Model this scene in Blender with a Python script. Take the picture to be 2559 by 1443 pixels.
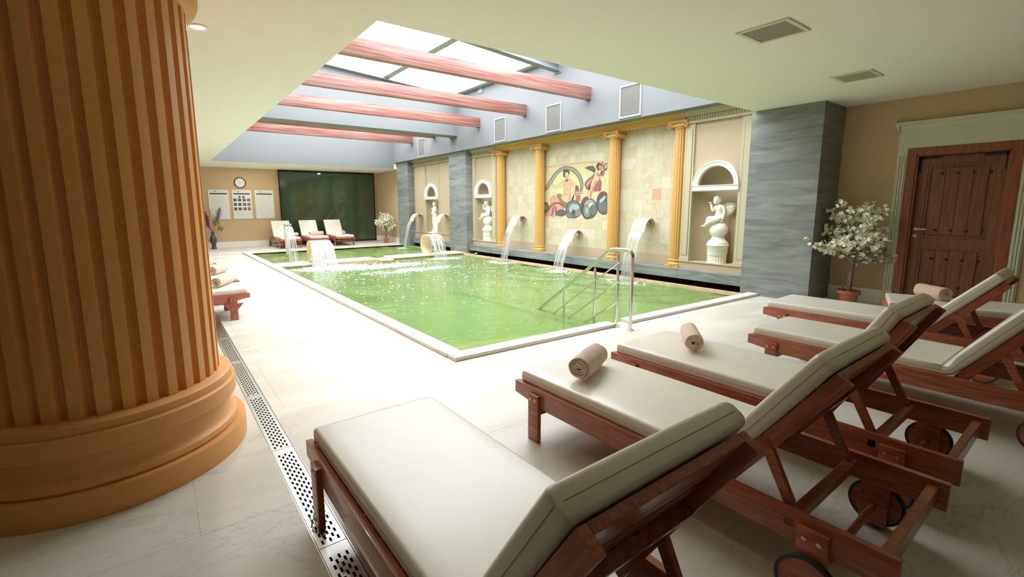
import bpy, bmesh, math, random
from mathutils import Vector, Matrix
from math import sin, cos, pi, radians, sqrt, atan2
random.seed(7)
S = bpy.context.scene
COL = S.collection
for o in list(bpy.data.objects): bpy.data.objects.remove(o)

# ------------------------------------------------------------------ camera
YAW, PIT, ROL = 6.35370535e-01, -1.46120842e-01, -5.82235881e-03
F, CX, CY, W, H = 1156.68858, 1246.73572, 685.318467, 2559, 1443
fw = Vector((sin(YAW)*cos(PIT), cos(YAW)*cos(PIT), sin(PIT)))
r0 = Vector((cos(YAW), -sin(YAW), 0)); u0 = r0.cross(fw)
rr = cos(ROL)*r0 + sin(ROL)*u0; uu = -sin(ROL)*r0 + cos(ROL)*u0
cam = bpy.data.cameras.new('camera'); camo = bpy.data.objects.new('camera', cam); COL.objects.link(camo)
M3 = Matrix((rr, uu, -fw)).transposed()
camo.matrix_world = Matrix.Translation((0, 0, 1.45)) @ M3.to_4x4()
cam.sensor_width = 36; cam.sensor_fit = 'HORIZONTAL'; cam.lens = F/W*36
cam.shift_x = (W/2-CX)/W; cam.shift_y = (CY-H/2)/W
cam.clip_start = .02; cam.clip_end = 200
S.camera = camo

# ------------------------------------------------------------------ world, light, exposure
wd = bpy.data.worlds.new('World'); S.world = wd; wd.use_nodes = True
wn = wd.node_tree; bg = wn.nodes['Background']
bg.inputs[0].default_value = (.985, .99, 1, 1); bg.inputs[1].default_value = 9.0
S.view_settings.view_transform = 'Standard'; S.view_settings.look = 'None'
S.view_settings.gamma = 1; S.view_settings.use_curve_mapping = False
S.view_settings.exposure = 0.32
S.cycles.max_bounces = 10; S.cycles.diffuse_bounces = 6; S.cycles.transparent_max_bounces = 24
S.cycles.glossy_bounces = 4; S.cycles.transmission_bounces = 6
S.cycles.caustics_reflective = False; S.cycles.caustics_refractive = False
S.cycles.sample_clamp_indirect = 6
def portal(x0, x1, y0, y1, z):
    l = bpy.data.lights.new('skylight_portal', 'AREA'); l.shape = 'RECTANGLE'; l.size = x1-x0; l.size_y = y1-y0
    l.cycles.is_portal = True
    o = bpy.data.objects.new('skylight_portal', l); COL.objects.link(o); o.location = ((x0+x1)/2, (y0+y1)/2, z)
portal(1.55, 7.5, 3.7, 12.3, 4.70)
portal(1.55, 7.5, 12.9, 16.95, 4.70)

# ------------------------------------------------------------------ materials
MATS = {}
def mk(name, col, rough=.6, metal=0., var=0., vscale=6., stretch=(1, 1, 1), col2=None, bump=0., bscale=40., rnd=0., coat=0., spec=.5, detail=4):
    if name in MATS: return MATS[name]
    m = bpy.data.materials.new(name); m.use_nodes = True; nt = m.node_tree; N = nt.nodes; L = nt.links
    b = N['Principled BSDF']
    b.inputs['Roughness'].default_value = rough; b.inputs['Metallic'].default_value = metal
    b.inputs['Specular IOR Level'].default_value = spec
    b.inputs['Coat Weight'].default_value = coat; b.inputs['Coat Roughness'].default_value = .08
    c = tuple(col)+(1,)
    tc = N.new('ShaderNodeTexCoord'); mp = N.new('ShaderNodeMapping'); L.new(tc.outputs['Object'], mp.inputs[0]); mp.inputs['Scale'].default_value = stretch
    src = None
    if var or col2:
        c2 = tuple(col2)+(1,) if col2 else tuple(max(0, x*(1-var)) for x in col)+(1,)
        no = N.new('ShaderNodeTexNoise'); no.inputs['Scale'].default_value = vscale; no.inputs['Detail'].default_value = detail
        L.new(mp.outputs[0], no.inputs['Vector'])
        cr = N.new('ShaderNodeValToRGB'); cr.color_ramp.elements[0].color = c2; cr.color_ramp.elements[1].color = c
        cr.color_ramp.elements[0].position = .35; cr.color_ramp.elements[1].position = .65
        L.new(no.outputs[0], cr.inputs[0]); src = cr.outputs[0]
    if rnd:
        oi = N.new('ShaderNodeObjectInfo'); hs = N.new('ShaderNodeHueSaturation')
        mr = N.new('ShaderNodeMapRange'); mr.inputs['To Min'].default_value = 1-rnd; mr.inputs['To Max'].default_value = 1+rnd*.4
        L.new(oi.outputs['Random'], mr.inputs['Value']); L.new(mr.outputs[0], hs.inputs['Value'])
        if src: L.new(src, hs.inputs['Color'])
        else: hs.inputs['Color'].default_value = c
        src = hs.outputs[0]
    if src: L.new(src, b.inputs['Base Color'])
    else: b.inputs['Base Color'].default_value = c
    if bump:
        n2 = N.new('ShaderNodeTexNoise'); n2.inputs['Scale'].default_value = bscale; n2.inputs['Detail'].default_value = 3
        L.new(mp.outputs[0], n2.inputs['Vector'])
        bp = N.new('ShaderNodeBump'); bp.inputs['Strength'].default_value = bump; bp.inputs['Distance'].default_value = .01
        L.new(n2.outputs[0], bp.inputs['Height']); L.new(bp.outputs[0], b.inputs['Normal'])
    MATS[name] = m; return m

ceilM = mk('ceiling_paint', (.90, .87, .76), .9)
backM = mk('unseen_low_bounce_paint', (.22, .16, .10), .8)  # unseen walls made dark to cut light bouncing back into the hall
wellM = mk('blue_grey_paint', (.19, .197, .203), .7, bump=.05, bscale=3)
tanM = mk('tan_wall_paint', (.60, .44, .265), .8, bump=.05, bscale=30)
nicheM = mk('beige_plaster', (.46, .365, .24), .7)
pilM = mk('khaki_plaster', (.47, .42, .285), .65)
ochreM = mk('ochre_paint', (.60, .34, .095), .5, bump=.03, bscale=12)
ochreC = mk('deep_ochre_column_paint', (.72, .345, .10), .5, bump=.03, bscale=12)
whiteM = mk('white_plaster', (.84, .84, .78), .55)
statueM = mk('statue_white', (.86, .86, .74), .45, var=.06, vscale=14)
baseM = mk('white_skirting', (.82, .81, .78), .4)
casingM = mk('cream_casing', (.64, .64, .48), .55)
woodM = mk('mahogany', (.47, .145, .08), .32, col2=(.30, .08, .04), vscale=5, stretch=(14, 1.2, 14), coat=.25, rnd=.12)
woodD = mk('door_wood', (.26, .10, .048), .42, col2=(.17, .063, .03), vscale=4, stretch=(12, 12, .8), rnd=.08)
frameWood = mk('door_frame_wood', (.33, .10, .05), .38, col2=(.23, .065, .03), vscale=4, stretch=(9, 9, .8))
beamM = mk('red_beam_wood', (.32, .19, .16), .45, col2=(.23, .052, .032), vscale=2.2, stretch=(.5, 26, 16), coat=.35, detail=9)  # wood grain; its pale streaks also carry washed-out glare as colour
padM = mk('cream_cushion_vinyl', (.82, .775, .695), .38, var=.05, vscale=3, bump=.12, bscale=5, coat=.5)
padM.node_tree.nodes['Principled BSDF'].inputs['Coat Roughness'].default_value = .28
pipeM = mk('cushion_piping', (.52, .38, .28), .6)
towelM = mk('beige_towel', (.80, .62, .52), .95, var=.14, vscale=60, bump=.5, bscale=260)
towelP = mk('pale_pink_towel', (.72, .52, .42), .95, var=.15, vscale=60, bump=.4, bscale=200)
steelM = mk('polished_steel', (.75, .74, .72), .16, 1.)
brushM = mk('brushed_steel', (.70, .69, .67), .34, 1.)
ironM = mk('black_iron', (.02, .02, .02), .5)
darkM = mk('dark_void', (.012, .012, .012), .9)
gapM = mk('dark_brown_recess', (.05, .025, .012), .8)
steelGrey = mk('grey_steel_paint', (.22, .235, .25), .5)
mullM = mk('pale_grey_metal', (.34, .37, .39), .45)
rubberM = mk('black_rubber', (.025, .025, .025), .6)
boltM = mk('brass_bolt', (.70, .60, .42), .3, 1.)
potM = mk('terracotta_pot', (.42, .12, .07), .5)
trunkM = mk('bark', (.22, .16, .11), .85, var=.4, vscale=20, stretch=(3, 3, .6))
soilM = mk('dark_soil', (.05, .03, .02), .95)
leafM = mk('dark_green_leaf', (.07, .12, .04), .6)
blossomM = mk('white_blossom', (.84, .84, .68), .7)
wgroutM = mk('pale_wall_joint', (.47, .42, .29), .8)
vaseM = mk('dark_grey_vase', (.08, .085, .09), .3, var=.3, vscale=8)
copingM = mk('cream_coping_stone', (.80, .76, .68), .4, var=.06, vscale=9)
copingE = mk('warm_stone_edge', (.72, .52, .33), .5, var=.2, vscale=12)
cobraM = mk('cream_fountain_stone', (.74, .64, .44), .45, var=.06, vscale=8)
dividerM = mk('pinkish_divider_stone', (.76, .60, .46), .45, var=.08, vscale=8)
spoutM = mk('pale_pink_stone', (.62, .48, .37), .45, var=.06, vscale=8)
ventM = mk('ivory_vent_metal', (.66, .64, .48), .5)
meshM = mk('grey_vent_mesh', (.16, .155, .145), .8, var=.25, vscale=90)
paperM = mk('white_board', (.80, .80, .80), .4)
inkM = mk('black_print', (.02, .02, .02), .6)
faintM = mk('grey_print', (.68, .68, .68), .6)
tileBase = mk('pool_mosaic', (.26, .44, .15), .5)
shelfM = mk('yellow_pool_stone', (.92, .76, .36), .5, var=.2, vscale=6)
groutM = mk('grout', (.60, .57, .51), .9)

def slab_mat():
    m = bpy.data.materials.new('grey_slate'); m.use_nodes = True; nt = m.node_tree; N = nt.nodes; L = nt.links; b = N['Principled BSDF']
    tc = N.new('ShaderNodeTexCoord'); mp = N.new('ShaderNodeMapping'); mp.inputs['Scale'].default_value = (.8, .8, 6); L.new(tc.outputs['Object'], mp.inputs[0])
    n = N.new('ShaderNodeTexNoise'); n.inputs['Scale'].default_value = 1.7; n.inputs['Detail'].default_value = 8; n.inputs['Distortion'].default_value = .8; L.new(mp.outputs[0], n.inputs[0])
    cr = N.new('ShaderNodeValToRGB'); e = cr.color_ramp.elements; e[0].position = .3; e[0].color = (.13, .14, .135, 1); e[1].position = .72; e[1].color = (.27, .285, .275, 1)
    L.new(n.outputs[0], cr.inputs[0])
    v = N.new('ShaderNodeTexNoise'); v.inputs['Scale'].default_value = 1.1; v.inputs['Detail'].default_value = 6; v.inputs['Distortion'].default_value = 2.5; L.new(mp.outputs[0], v.inputs[0])
    r2 = N.new('ShaderNodeValToRGB'); q = r2.color_ramp.elements; q[0].position = .49; q[0].color = (0, 0, 0, 1); q[1].position = .5; q[1].color = (.14, .14, .14, 1); q.new(.51).color = (0, 0, 0, 1)
    L.new(v.outputs[0], r2.inputs[0])
    mx = N.new('ShaderNodeMix'); mx.data_type = 'RGBA'; L.new(r2.outputs[0], mx.inputs[0]); L.new(cr.outputs[0], mx.inputs[6]); mx.inputs[7].default_value = (.5, .5, .47, 1)
    oi = N.new('ShaderNodeObjectInfo'); hs = N.new('ShaderNodeHueSaturation'); mr = N.new('ShaderNodeMapRange'); mr.inputs['To Min'].default_value = .88; mr.inputs['To Max'].default_value = 1.12
    L.new(oi.outputs['Random'], mr.inputs[0]); L.new(mr.outputs[0], hs.inputs['Value']); L.new(mx.outputs[2], hs.inputs['Color'])
    L.new(hs.outputs[0], b.inputs['Base Color']); b.inputs['Roughness'].default_value = .42
    return m
slateM = slab_mat()

def floor_mat():
    m = bpy.data.materials.new('veined_cream_marble'); m.use_nodes = True; nt = m.node_tree; N = nt.nodes; L = nt.links; b = N['Principled BSDF']
    ge = N.new('ShaderNodeNewGeometry')
    mp = N.new('ShaderNodeMapping'); mp.inputs['Rotation'].default_value = (0, 0, .5); mp.inputs['Scale'].default_value = (1, 2.4, 1); L.new(ge.outputs['Position'], mp.inputs[0])
    n = N.new('ShaderNodeTexNoise'); n.inputs['Scale'].default_value = .8; n.inputs['Detail'].default_value = 9; n.inputs['Distortion'].default_value = 1.2; L.new(mp.outputs[0], n.inputs[0])
    cr = N.new('ShaderNodeValToRGB'); e = cr.color_ramp.elements; e[0].position = .32; e[0].color = (.56, .53, .45, 1); e[1].position = .62; e[1].color = (.665, .635, .58, 1)
    L.new(n.outputs[0], cr.inputs[0])
    v = N.new('ShaderNodeTexNoise'); v.inputs['Scale'].default_value = .7; v.inputs['Detail'].default_value = 10; v.inputs['Roughness'].default_value = .62; v.inputs['Distortion'].default_value = 1.8; L.new(mp.outputs[0], v.inputs[0])
    r2 = N.new('ShaderNodeValToRGB'); q = r2.color_ramp.elements; q[0].position = .485; q[0].color = (0, 0, 0, 1); q[1].position = .5; q[1].color = (.45, .45, .45, 1); q.new(.512).color = (0, 0, 0, 1)
    L.new(v.outputs[0], r2.inputs[0])
    g = N.new('ShaderNodeTexNoise'); g.inputs['Scale'].default_value = .55; g.inputs['Detail'].default_value = 3; L.new(ge.outputs['Position'], g.inputs[0])
    gr = N.new('ShaderNodeValToRGB'); gr.color_ramp.elements[0].position = .42; gr.color_ramp.elements[1].position = .6; L.new(g.outputs[0], gr.inputs[0])
    mu = N.new('ShaderNodeMath'); mu.operation = 'MULTIPLY'; L.new(r2.outputs[0], mu.inputs[0]); L.new(gr.outputs[0], mu.inputs[1])
    mx = N.new('ShaderNodeMix'); mx.data_type = 'RGBA'; L.new(mu.outputs[0], mx.inputs[0]); L.new(cr.outputs[0], mx.inputs[6]); mx.inputs[7].default_value = (.22, .25, .22, 1)
    # worn rough stains
    w = N.new('ShaderNodeTexNoise'); w.inputs['Scale'].default_value = 1.3; w.inputs['Detail'].default_value = 12; w.inputs['Roughness'].default_value = .75; L.new(ge.outputs['Position'], w.inputs[0])
    wr = N.new('ShaderNodeValToRGB'); wr.color_ramp.elements[0].position = .56; wr.color_ramp.elements[1].position = .70; wr.color_ramp.elements[1].color = (.62, .62, .62, 1); L.new(w.outputs[0], wr.inputs[0])
    m2 = N.new('ShaderNodeMix'); m2.data_type = 'RGBA'; L.new(wr.outputs[0], m2.inputs[0]); L.new(mx.outputs[2], m2.inputs[6]); m2.inputs[7].default_value = (.42, .42, .34, 1)
    oi = N.new('ShaderNodeObjectInfo'); hs = N.new('ShaderNodeHueSaturation'); mr = N.new('ShaderNodeMapRange'); mr.inputs['To Min'].default_value = .985; mr.inputs['To Max'].default_value = 1.01
    L.new(oi.outputs['Random'], mr.inputs[0]); L.new(mr.outputs[0], hs.inputs['Value']); L.new(m2.outputs[2], hs.inputs['Color'])
    L.new(hs.outputs[0], b.inputs['Base Color'])
    ro = N.new('ShaderNodeMapRange'); ro.inputs['To Min'].default_value = .28; ro.inputs['To Max'].default_value = .5; L.new(n.outputs[0], ro.inputs[0]); L.new(ro.outputs[0], b.inputs['Roughness'])
    bp = N.new('ShaderNodeBump'); bp.inputs['Strength'].default_value = .08; L.new(w.outputs[0], bp.inputs['Height']); L.new(bp.outputs[0], b.inputs['Normal'])
    return m
floorM = floor_mat()

def trav_mat():
    m = bpy.data.materials.new('travertine'); m.use_nodes = True; nt = m.node_tree; N = nt.nodes; L = nt.links; b = N['Principled BSDF']
    oi = N.new('ShaderNodeObjectInfo'); cr = N.new('ShaderNodeValToRGB'); cr.color_ramp.interpolation = 'CONSTANT'
    cols = [(0, (.55, .50, .345)), (.22, (.57, .52, .38)), (.45, (.53, .475, .32)), (.6, (.60, .55, .425)), (.78, (.55, .475, .33)), (.88, (.56, .525, .37)), (.975, (.56, .44, .32))]
    e = cr.color_ramp.elements; e[0].position = 0; e[0].color = cols[0][1]+(1,); e[1].position = cols[1][0]; e[1].color = cols[1][1]+(1,)
    for p, c in cols[2:]: e.new(p).color = c+(1,)
    L.new(oi.outputs['Random'], cr.inputs[0])
    ge = N.new('ShaderNodeNewGeometry')
    n = N.new('ShaderNodeTexNoise'); n.inputs['Scale'].default_value = 5; n.inputs['Detail'].default_value = 9; n.inputs['Roughness'].default_value = .7; n.inputs['Distortion'].default_value = 1; L.new(ge.outputs['Position'], n.inputs[0])
    r = N.new('ShaderNodeValToRGB'); r.color_ramp.elements[0].position = .50; r.color_ramp.elements[1].position = .70; r.color_ramp.elements[1].color = (.7, .7, .7, 1); L.new(n.outputs[0], r.inputs[0])
    mx = N.new('ShaderNodeMix'); mx.data_type = 'RGBA'; L.new(r.outputs[0], mx.inputs[0]); L.new(cr.outputs[0], mx.inputs[6]); mx.inputs[7].default_value = (.40, .33, .17, 1)
    L.new(mx.outputs[2], b.inputs['Base Color']); b.inputs['Roughness'].default_value = .55
    return m
travM = trav_mat()
pinkTile = mk('pink_travertine', (.60, .34, .21), .55, var=.1, vscale=9)

def glass_mat(name, tint=(1, 1, 1), gl=.08, rough=.02):
    m = bpy.data.materials.new(name); m.use_nodes = True; nt = m.node_tree; N = nt.nodes; L = nt.links
    N.remove(N['Principled BSDF']); out = N['Material Output']
    t = N.new('ShaderNodeBsdfTransparent'); t.inputs[0].default_value = tuple(tint)+(1,)
    g = N.new('ShaderNodeBsdfGlossy'); g.inputs['Roughness'].default_value = rough
    mx = N.new('ShaderNodeMixShader'); mx.inputs[0].default_value = gl
    L.new(t.outputs[0], mx.inputs[1]); L.new(g.outputs[0], mx.inputs[2]); L.new(mx.outputs[0], out.inputs[0]); return m
skyGlass = glass_mat('skylight_glass', (.97, .985, 1), .03)
greenGlass = mk('dark_green_glass', (.050, .080, .045), .06, spec=.6)
clockGlass = glass_mat('clock_glass', (1, 1, 1), .05)

def water_mat():
    m = bpy.data.materials.new('green_pool_water'); m.use_nodes = True; nt = m.node_tree; N = nt.nodes; L = nt.links
    N.remove(N['Principled BSDF']); out = N['Material Output']
    ge = N.new('ShaderNodeNewGeometry')
    n1 = N.new('ShaderNodeTexNoise'); n1.inputs['Scale'].default_value = 5; n1.inputs['Detail'].default_value = 3; n1.inputs['Distortion'].default_value = .6
    mp = N.new('ShaderNodeMapping'); mp.inputs['Rotation'].default_value = (0, 0, .35); mp.inputs['Scale'].default_value = (.8, 1.5, 1); L.new(ge.outputs['Position'], mp.inputs[0]); L.new(mp.outputs[0], n1.inputs[0])
    bp = N.new('ShaderNodeBump'); bp.inputs['Strength'].default_value = .4; bp.inputs['Distance'].default_value = .04; L.new(n1.outputs[0], bp.inputs['Height'])
    d = N.new('ShaderNodeBsdfDiffuse'); d.inputs[0].default_value = (.225, .36, .12, 1); L.new(bp.outputs[0], d.inputs['Normal'])
    t = N.new('ShaderNodeBsdfTransparent'); t.inputs[0].default_value = (.85, .95, .70, 1)
    m1 = N.new('ShaderNodeMixShader'); m1.inputs[0].default_value = .42; L.new(d.outputs[0], m1.inputs[1]); L.new(t.outputs[0], m1.inputs[2])
    g = N.new('ShaderNodeBsdfGlossy'); g.inputs['Roughness'].default_value = .06; L.new(bp.outputs[0], g.inputs['Normal'])
    fr = N.new('ShaderNodeFresnel'); fr.inputs[0].default_value = 1.24; L.new(bp.outputs[0], fr.inputs['Normal'])
    m2 = N.new('ShaderNodeMixShader'); L.new(fr.outputs[0], m2.inputs[0]); L.new(m1.outputs[0], m2.inputs[1]); L.new(g.outputs[0], m2.inputs[2])
    L.new(m2.outputs[0], out.inputs[0]); return m
waterM = water_mat()
def fall_mat():
    m = bpy.data.materials.new('falling_water'); m.use_nodes = True; nt = m.node_tree; N = nt.nodes; L = nt.links
    N.remove(N['Principled BSDF']); out = N['Material Output']
    uv = N.new('ShaderNodeUVMap'); mp = N.new('ShaderNodeMapping'); mp.inputs['Scale'].default_value = (16, 1.1, 1); L.new(uv.outputs[0], mp.inputs[0])
    n = N.new('ShaderNodeTexNoise'); n.inputs['Scale'].default_value = 1; n.inputs['Detail'].default_value = 4; n.inputs['Distortion'].default_value = .4; L.new(mp.outputs[0], n.inputs[0])
    r = N.new('ShaderNodeValToRGB'); r.color_ramp.elements[0].position = .38; r.color_ramp.elements[0].color = (.12, .12, .12, 1); r.color_ramp.elements[1].position = .66; r.color_ramp.elements[1].color = (.85, .85, .85, 1); L.new(n.outputs[0], r.inputs[0])
    t = N.new('ShaderNodeBsdfTransparent'); t.inputs[0].default_value = (.95, .97, .96, 1)
    d = N.new('ShaderNodeBsdfDiffuse'); d.inputs[0].default_value = (.86, .88, .88, 1)
    tl = N.new('ShaderNodeBsdfTranslucent'); tl.inputs[0].default_value = (.9, .92, .92, 1)
    m0 = N.new('ShaderNodeMixShader'); m0.inputs[0].default_value = .5; L.new(d.outputs[0], m0.inputs[1]); L.new(tl.outputs[0], m0.inputs[2])
    m1 = N.new('ShaderNodeMixShader'); L.new(r.outputs[0], m1.inputs[0]); L.new(t.outputs[0], m1.inputs[1]); L.new(m0.outputs[0], m1.inputs[2])
    g = N.new('ShaderNodeBsdfGlossy'); g.inputs['Roughness'].default_value = .12
    m2 = N.new('ShaderNodeMixShader'); m2.inputs[0].default_value = .14; L.new(m1.outputs[0], m2.inputs[1]); L.new(g.outputs[0], m2.inputs[2])
    L.new(m2.outputs[0], out.inputs[0]); return m
fallM = fall_mat()
foamM = mk('white_foam', (.88, .90, .88), .6)
def emis(name, col, st):
    m = bpy.data.materials.new(name); m.use_nodes = True; b = m.node_tree.nodes['Principled BSDF']
    b.inputs['Emission Color'].default_value = tuple(col)+(1,); b.inputs['Emission Strength'].default_value = st; return m
lampM = emis('lamp_disc', (1, .97, .9), 9)

# ------------------------------------------------------------------ mesh helpers
class MB:
    def __init__(s): s.v = []; s.f = []; s.uv = None
    def add(s, vs, fs):
        n = len(s.v); s.v += [tuple(v) for v in vs]; s.f += [tuple(i+n for i in f) for f in fs]; return s
    def box(s, x0, x1, y0, y1, z0, z1):
        return s.add([(x0,y0,z0),(x1,y0,z0),(x1,y1,z0),(x0,y1,z0),(x0,y0,z1),(x1,y0,z1),(x1,y1,z1),(x0,y1,z1)],
                     [(3,2,1,0),(4,5,6,7),(0,1,5,4),(1,2,6,5),(2,3,7,6),(3,0,4,7)])
    def prism(s, pts, d):  # pts: list of 3D points (planar loop), d: extrusion vector
        n = len(pts); p = [Vector(a) for a in pts]; q = [a+Vector(d) for a in p]
        return s.add(p+q, [tuple(reversed(range(n))), tuple(range(n, 2*n))]+[(i, (i+1) % n, n+(i+1) % n, n+i) for i in range(n)])
    def tube(s, pts, r, n=10, cap=True):
        P = [Vector(p) for p in pts]; R = r if isinstance(r, (list, tuple)) else [r]*len(P); rings = []; up = None
        for i, p in enumerate(P):
            t = (P[min(i+1, len(P)-1)]-P[max(i-1, 0)]).normalized()
            if up is None: up = Vector((0, 0, 1)) if abs(t.z) < .9 else Vector((1, 0, 0))
            a = t.cross(up).normalized(); b = a.cross(t).normalized(); up = b
            rings.append([p+R[i]*(cos(2*pi*k/n)*a+sin(2*pi*k/n)*b) for k in range(n)])
        vs = [v for g in rings for v in g]; fs = []
        for i in range(len(P)-1):
            for k in range(n): fs.append((i*n+k, i*n+(k+1) % n, (i+1)*n+(k+1) % n, (i+1)*n+k))
        if cap: fs.append(tuple(reversed(range(n)))); fs.append(tuple((len(P)-1)*n+k for k in range(n)))
        return s.add(vs, fs)
    def lathe(s, prof, c=(0, 0, 0), n=32, flute=None, a0=0, a1=2*pi, cap=True):
        full = abs(a1-a0-2*pi) < 1e-6; m = n if full else n+1; vs = []; fs = []
        for (r, z) in prof:
            for k in range(m):
                a = a0+(a1-a0)*k/n; q = r if flute is None else r*flute(a, z)
                vs.append((c[0]+q*cos(a), c[1]+q*sin(a), c[2]+z))
        for i in range(len(prof)-1):
            for k in range(n):
                k2 = (k+1) % m; fs.append((i*m+k, i*m+k2, (i+1)*m+k2, (i+1)*m+k))
        if cap and full: fs.append(tuple(reversed(range(m)))); fs.append(tuple((len(prof)-1)*m+k for k in range(m)))
        return s.add(vs, fs)
    def sphere(s, c, r, n=12, sc=(1, 1, 1)):
        vs = []; fs = []; h = n//2
        vs.append((c[0], c[1], c[2]-r*sc[2]))
        for i in range(1, h):
            a = -pi/2+pi*i/h
            for k in range(n):
                b = 2*pi*k/n; vs.append((c[0]+r*sc[0]*cos(a)*cos(b), c[1]+r*sc[1]*cos(a)*sin(b), c[2]+r*sc[2]*sin(a)))
        vs.append((c[0], c[1], c[2]+r*sc[2])); T = len(vs)-1
        for k in range(n): fs.append((0, 1+(k+1) % n, 1+k))
        for i in range(h-2):
            for k in range(n): fs.append((1+i*n+k, 1+i*n+(k+1) % n, 1+(i+1)*n+(k+1) % n, 1+(i+1)*n+k))
        for k in range(n): fs.append((T, 1+(h-2)*n+k, 1+(h-2)*n+(k+1) % n))
        return s.add(vs, fs)
    def mesh(s, name, mat, smooth=False, bevel=0, seg=2, fix=True):
        me = bpy.data.meshes.new(name); me.from_pydata(s.v, [], s.f)
        bm = bmesh.new(); bm.from_mesh(me)
        if fix: bmesh.ops.recalc_face_normals(bm, faces=bm.faces)
        if bevel: bmesh.ops.bevel(bm, geom=bm.edges[:], offset=bevel, segments=seg, profile=.6, affect='EDGES', clamp_overlap=True)
        bm.to_mesh(me); bm.free()
        me.materials.append(mat)
        if smooth:
            me.shade_smooth()
            me.set_sharp_from_angle(angle=radians(smooth if smooth is not True else 40))
        return me
    def build(s, name, mat, parent=None, **k):
        o = bpy.data.objects.new(name, s.mesh(name, mat, **k)); COL.objects.link(o)
        if parent: o.parent = parent
        return o
def obj(name, me, parent=None, loc=None):
    o = bpy.data.objects.new(name, me); COL.objects.link(o)
    if parent: o.parent = parent
    if loc: o.location = loc
    return o
def empty(name, loc=(0, 0, 0), rz=0):
    o = bpy.data.objects.new(name, None); COL.objects.link(o); o.location = loc; o.rotation_euler = (0, 0, rz); o.empty_display_size = .1; return o
def tag(o, label=None, cat=None, group=None, kind=None):
    if label: o['label'] = label
    if cat: o['category'] = cat
    if group: o['group'] = group
    if kind: o['kind'] = kind
    return o
def st(o): o['kind'] = 'structure'; return o
def copy_tree(o, parent=None):
    c = o.copy(); COL.objects.link(c)
    if parent: c.parent = parent
    for ch in list(o.children): copy_tree(ch, c)
    return c
def rbox(x0, x1, y0, y1, z0, z1, name, mat, parent=None, bevel=.004, seg=2, smooth=True):
    return MB().box(x0, x1, y0, y1, z0, z1).build(name, mat, parent, bevel=bevel, seg=seg, smooth=smooth)

# ------------------------------------------------------------------ the room shell
ZC = 2.88; XD = 8.45
# ceiling around the skylight well
c = MB()
c.box(-4.2, 1.53, -9.7, 19.8, ZC, ZC+.35); c.box(1.53, 8.9, -9.7, 3.65, ZC, ZC+.35); c.box(1.53, 8.9, 17.0, 19.8, ZC, ZC+.35)
ceiling = st(c.build('ceiling', ceilM))
def zg(x): return 4.775+.075*(7.5-x)
def upto_glass(m, x0, x1, y0, y1, z0):
    return m.add([(x0,y0,z0),(x1,y0,z0),(x1,y1,z0),(x0,y1,z0),(x0,y0,zg(x0)+.03),(x1,y0,zg(x1)+.03),(x1,y1,zg(x1)+.03),(x0,y1,zg(x0)+.03)],
                 [(3,2,1,0),(4,5,6,7),(0,1,5,4),(1,2,6,5),(2,3,7,6),(3,0,4,7)])
st(upto_glass(MB(), 1.2, 1.53, 3.6, 17.05, ZC+.35).build('wall_well_left', wellM))
st(upto_glass(MB(), 1.2, 7.56, 3.3, 3.65, ZC+.35).build('wall_well_near', wellM))
st(upto_glass(MB(), 1.53, 7.55, 16.99, 17.35, ZC+.001).build('wall_well_far', wellM))
st(upto_glass(MB(), 7.55, 8.9, 3.65, 17.35, 3.10).build('wall_well_right', wellM))
# left and back of the camera, closing the hall
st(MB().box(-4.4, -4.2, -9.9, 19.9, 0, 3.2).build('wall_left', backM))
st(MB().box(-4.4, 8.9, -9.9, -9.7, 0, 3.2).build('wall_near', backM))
# wall with the door
st(MB().box(XD, XD+.25, -9.7, .84, 0, ZC).box(XD, XD+.25, 1.92, 3.69, 0, ZC).box(XD, XD+.25, .84, 1.92, 2.2, ZC).box(XD+.2, XD+.4, .6, 2.1, 0, 2.4).build('wall_right', tanM))
# far wall
st(MB().box(-4.2, 3.97, 19.6, 19.8, 0, ZC).box(7.72, 8.9, 19.6, 19.8, 0, ZC).build('wall_back', tanM))
st(MB().box(7.9, 8.9, 17.0, 19.6, 0, ZC).build('wall_side', tanM))
# far green glass wall
g = st(empty('window_2', (3.97, 19.5, 0)))
MB().box(0, 3.72, .0, .02, .06, 2.80).build('glass_pane', greenGlass, g)
MB().box(-.03, 3.75, -.02, .05, 2.80, 2.87).box(3.72, 3.76, -.02, .05, 0, 2.80).box(-.03, 0, -.02, .05, 0, 2.8).box(-.03, 3.75, -.02, .05, 0, .06).build('window_frame', darkM, g)
MB().box(0, 3.72, .28, .3, 0, 2.87).build('back_panel', darkM, g)
# feature wall core behind ledge and panels
st(MB().box(8.6, 8.9, 3.5, 17.1, 0, 3.1).build('wall_feature_core', nicheM))

# baseboards
def board(name, x0, x1, y0, y1, h=.2):
    st(MB().box(x0, x1, y0, y1, 0, h-.012).box(x0+(.006 if x1-x0 < .1 else 0), x1, y0+(.006 if y1-y0 < .1 else 0), y1, h-.012, h).build(name, baseM))
board('baseboard_right', XD-.02, XD, 2.02, 2.70, .2)
board('baseboard_back', -4.2, 3.95, 19.58, 19.6, .2)
board('baseboard_side', 7.88, 7.9, 17.0, 19.6, .2)
board('baseboard_back_corner', 7.74, 7.9, 19.58, 19.6, .2)

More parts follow.
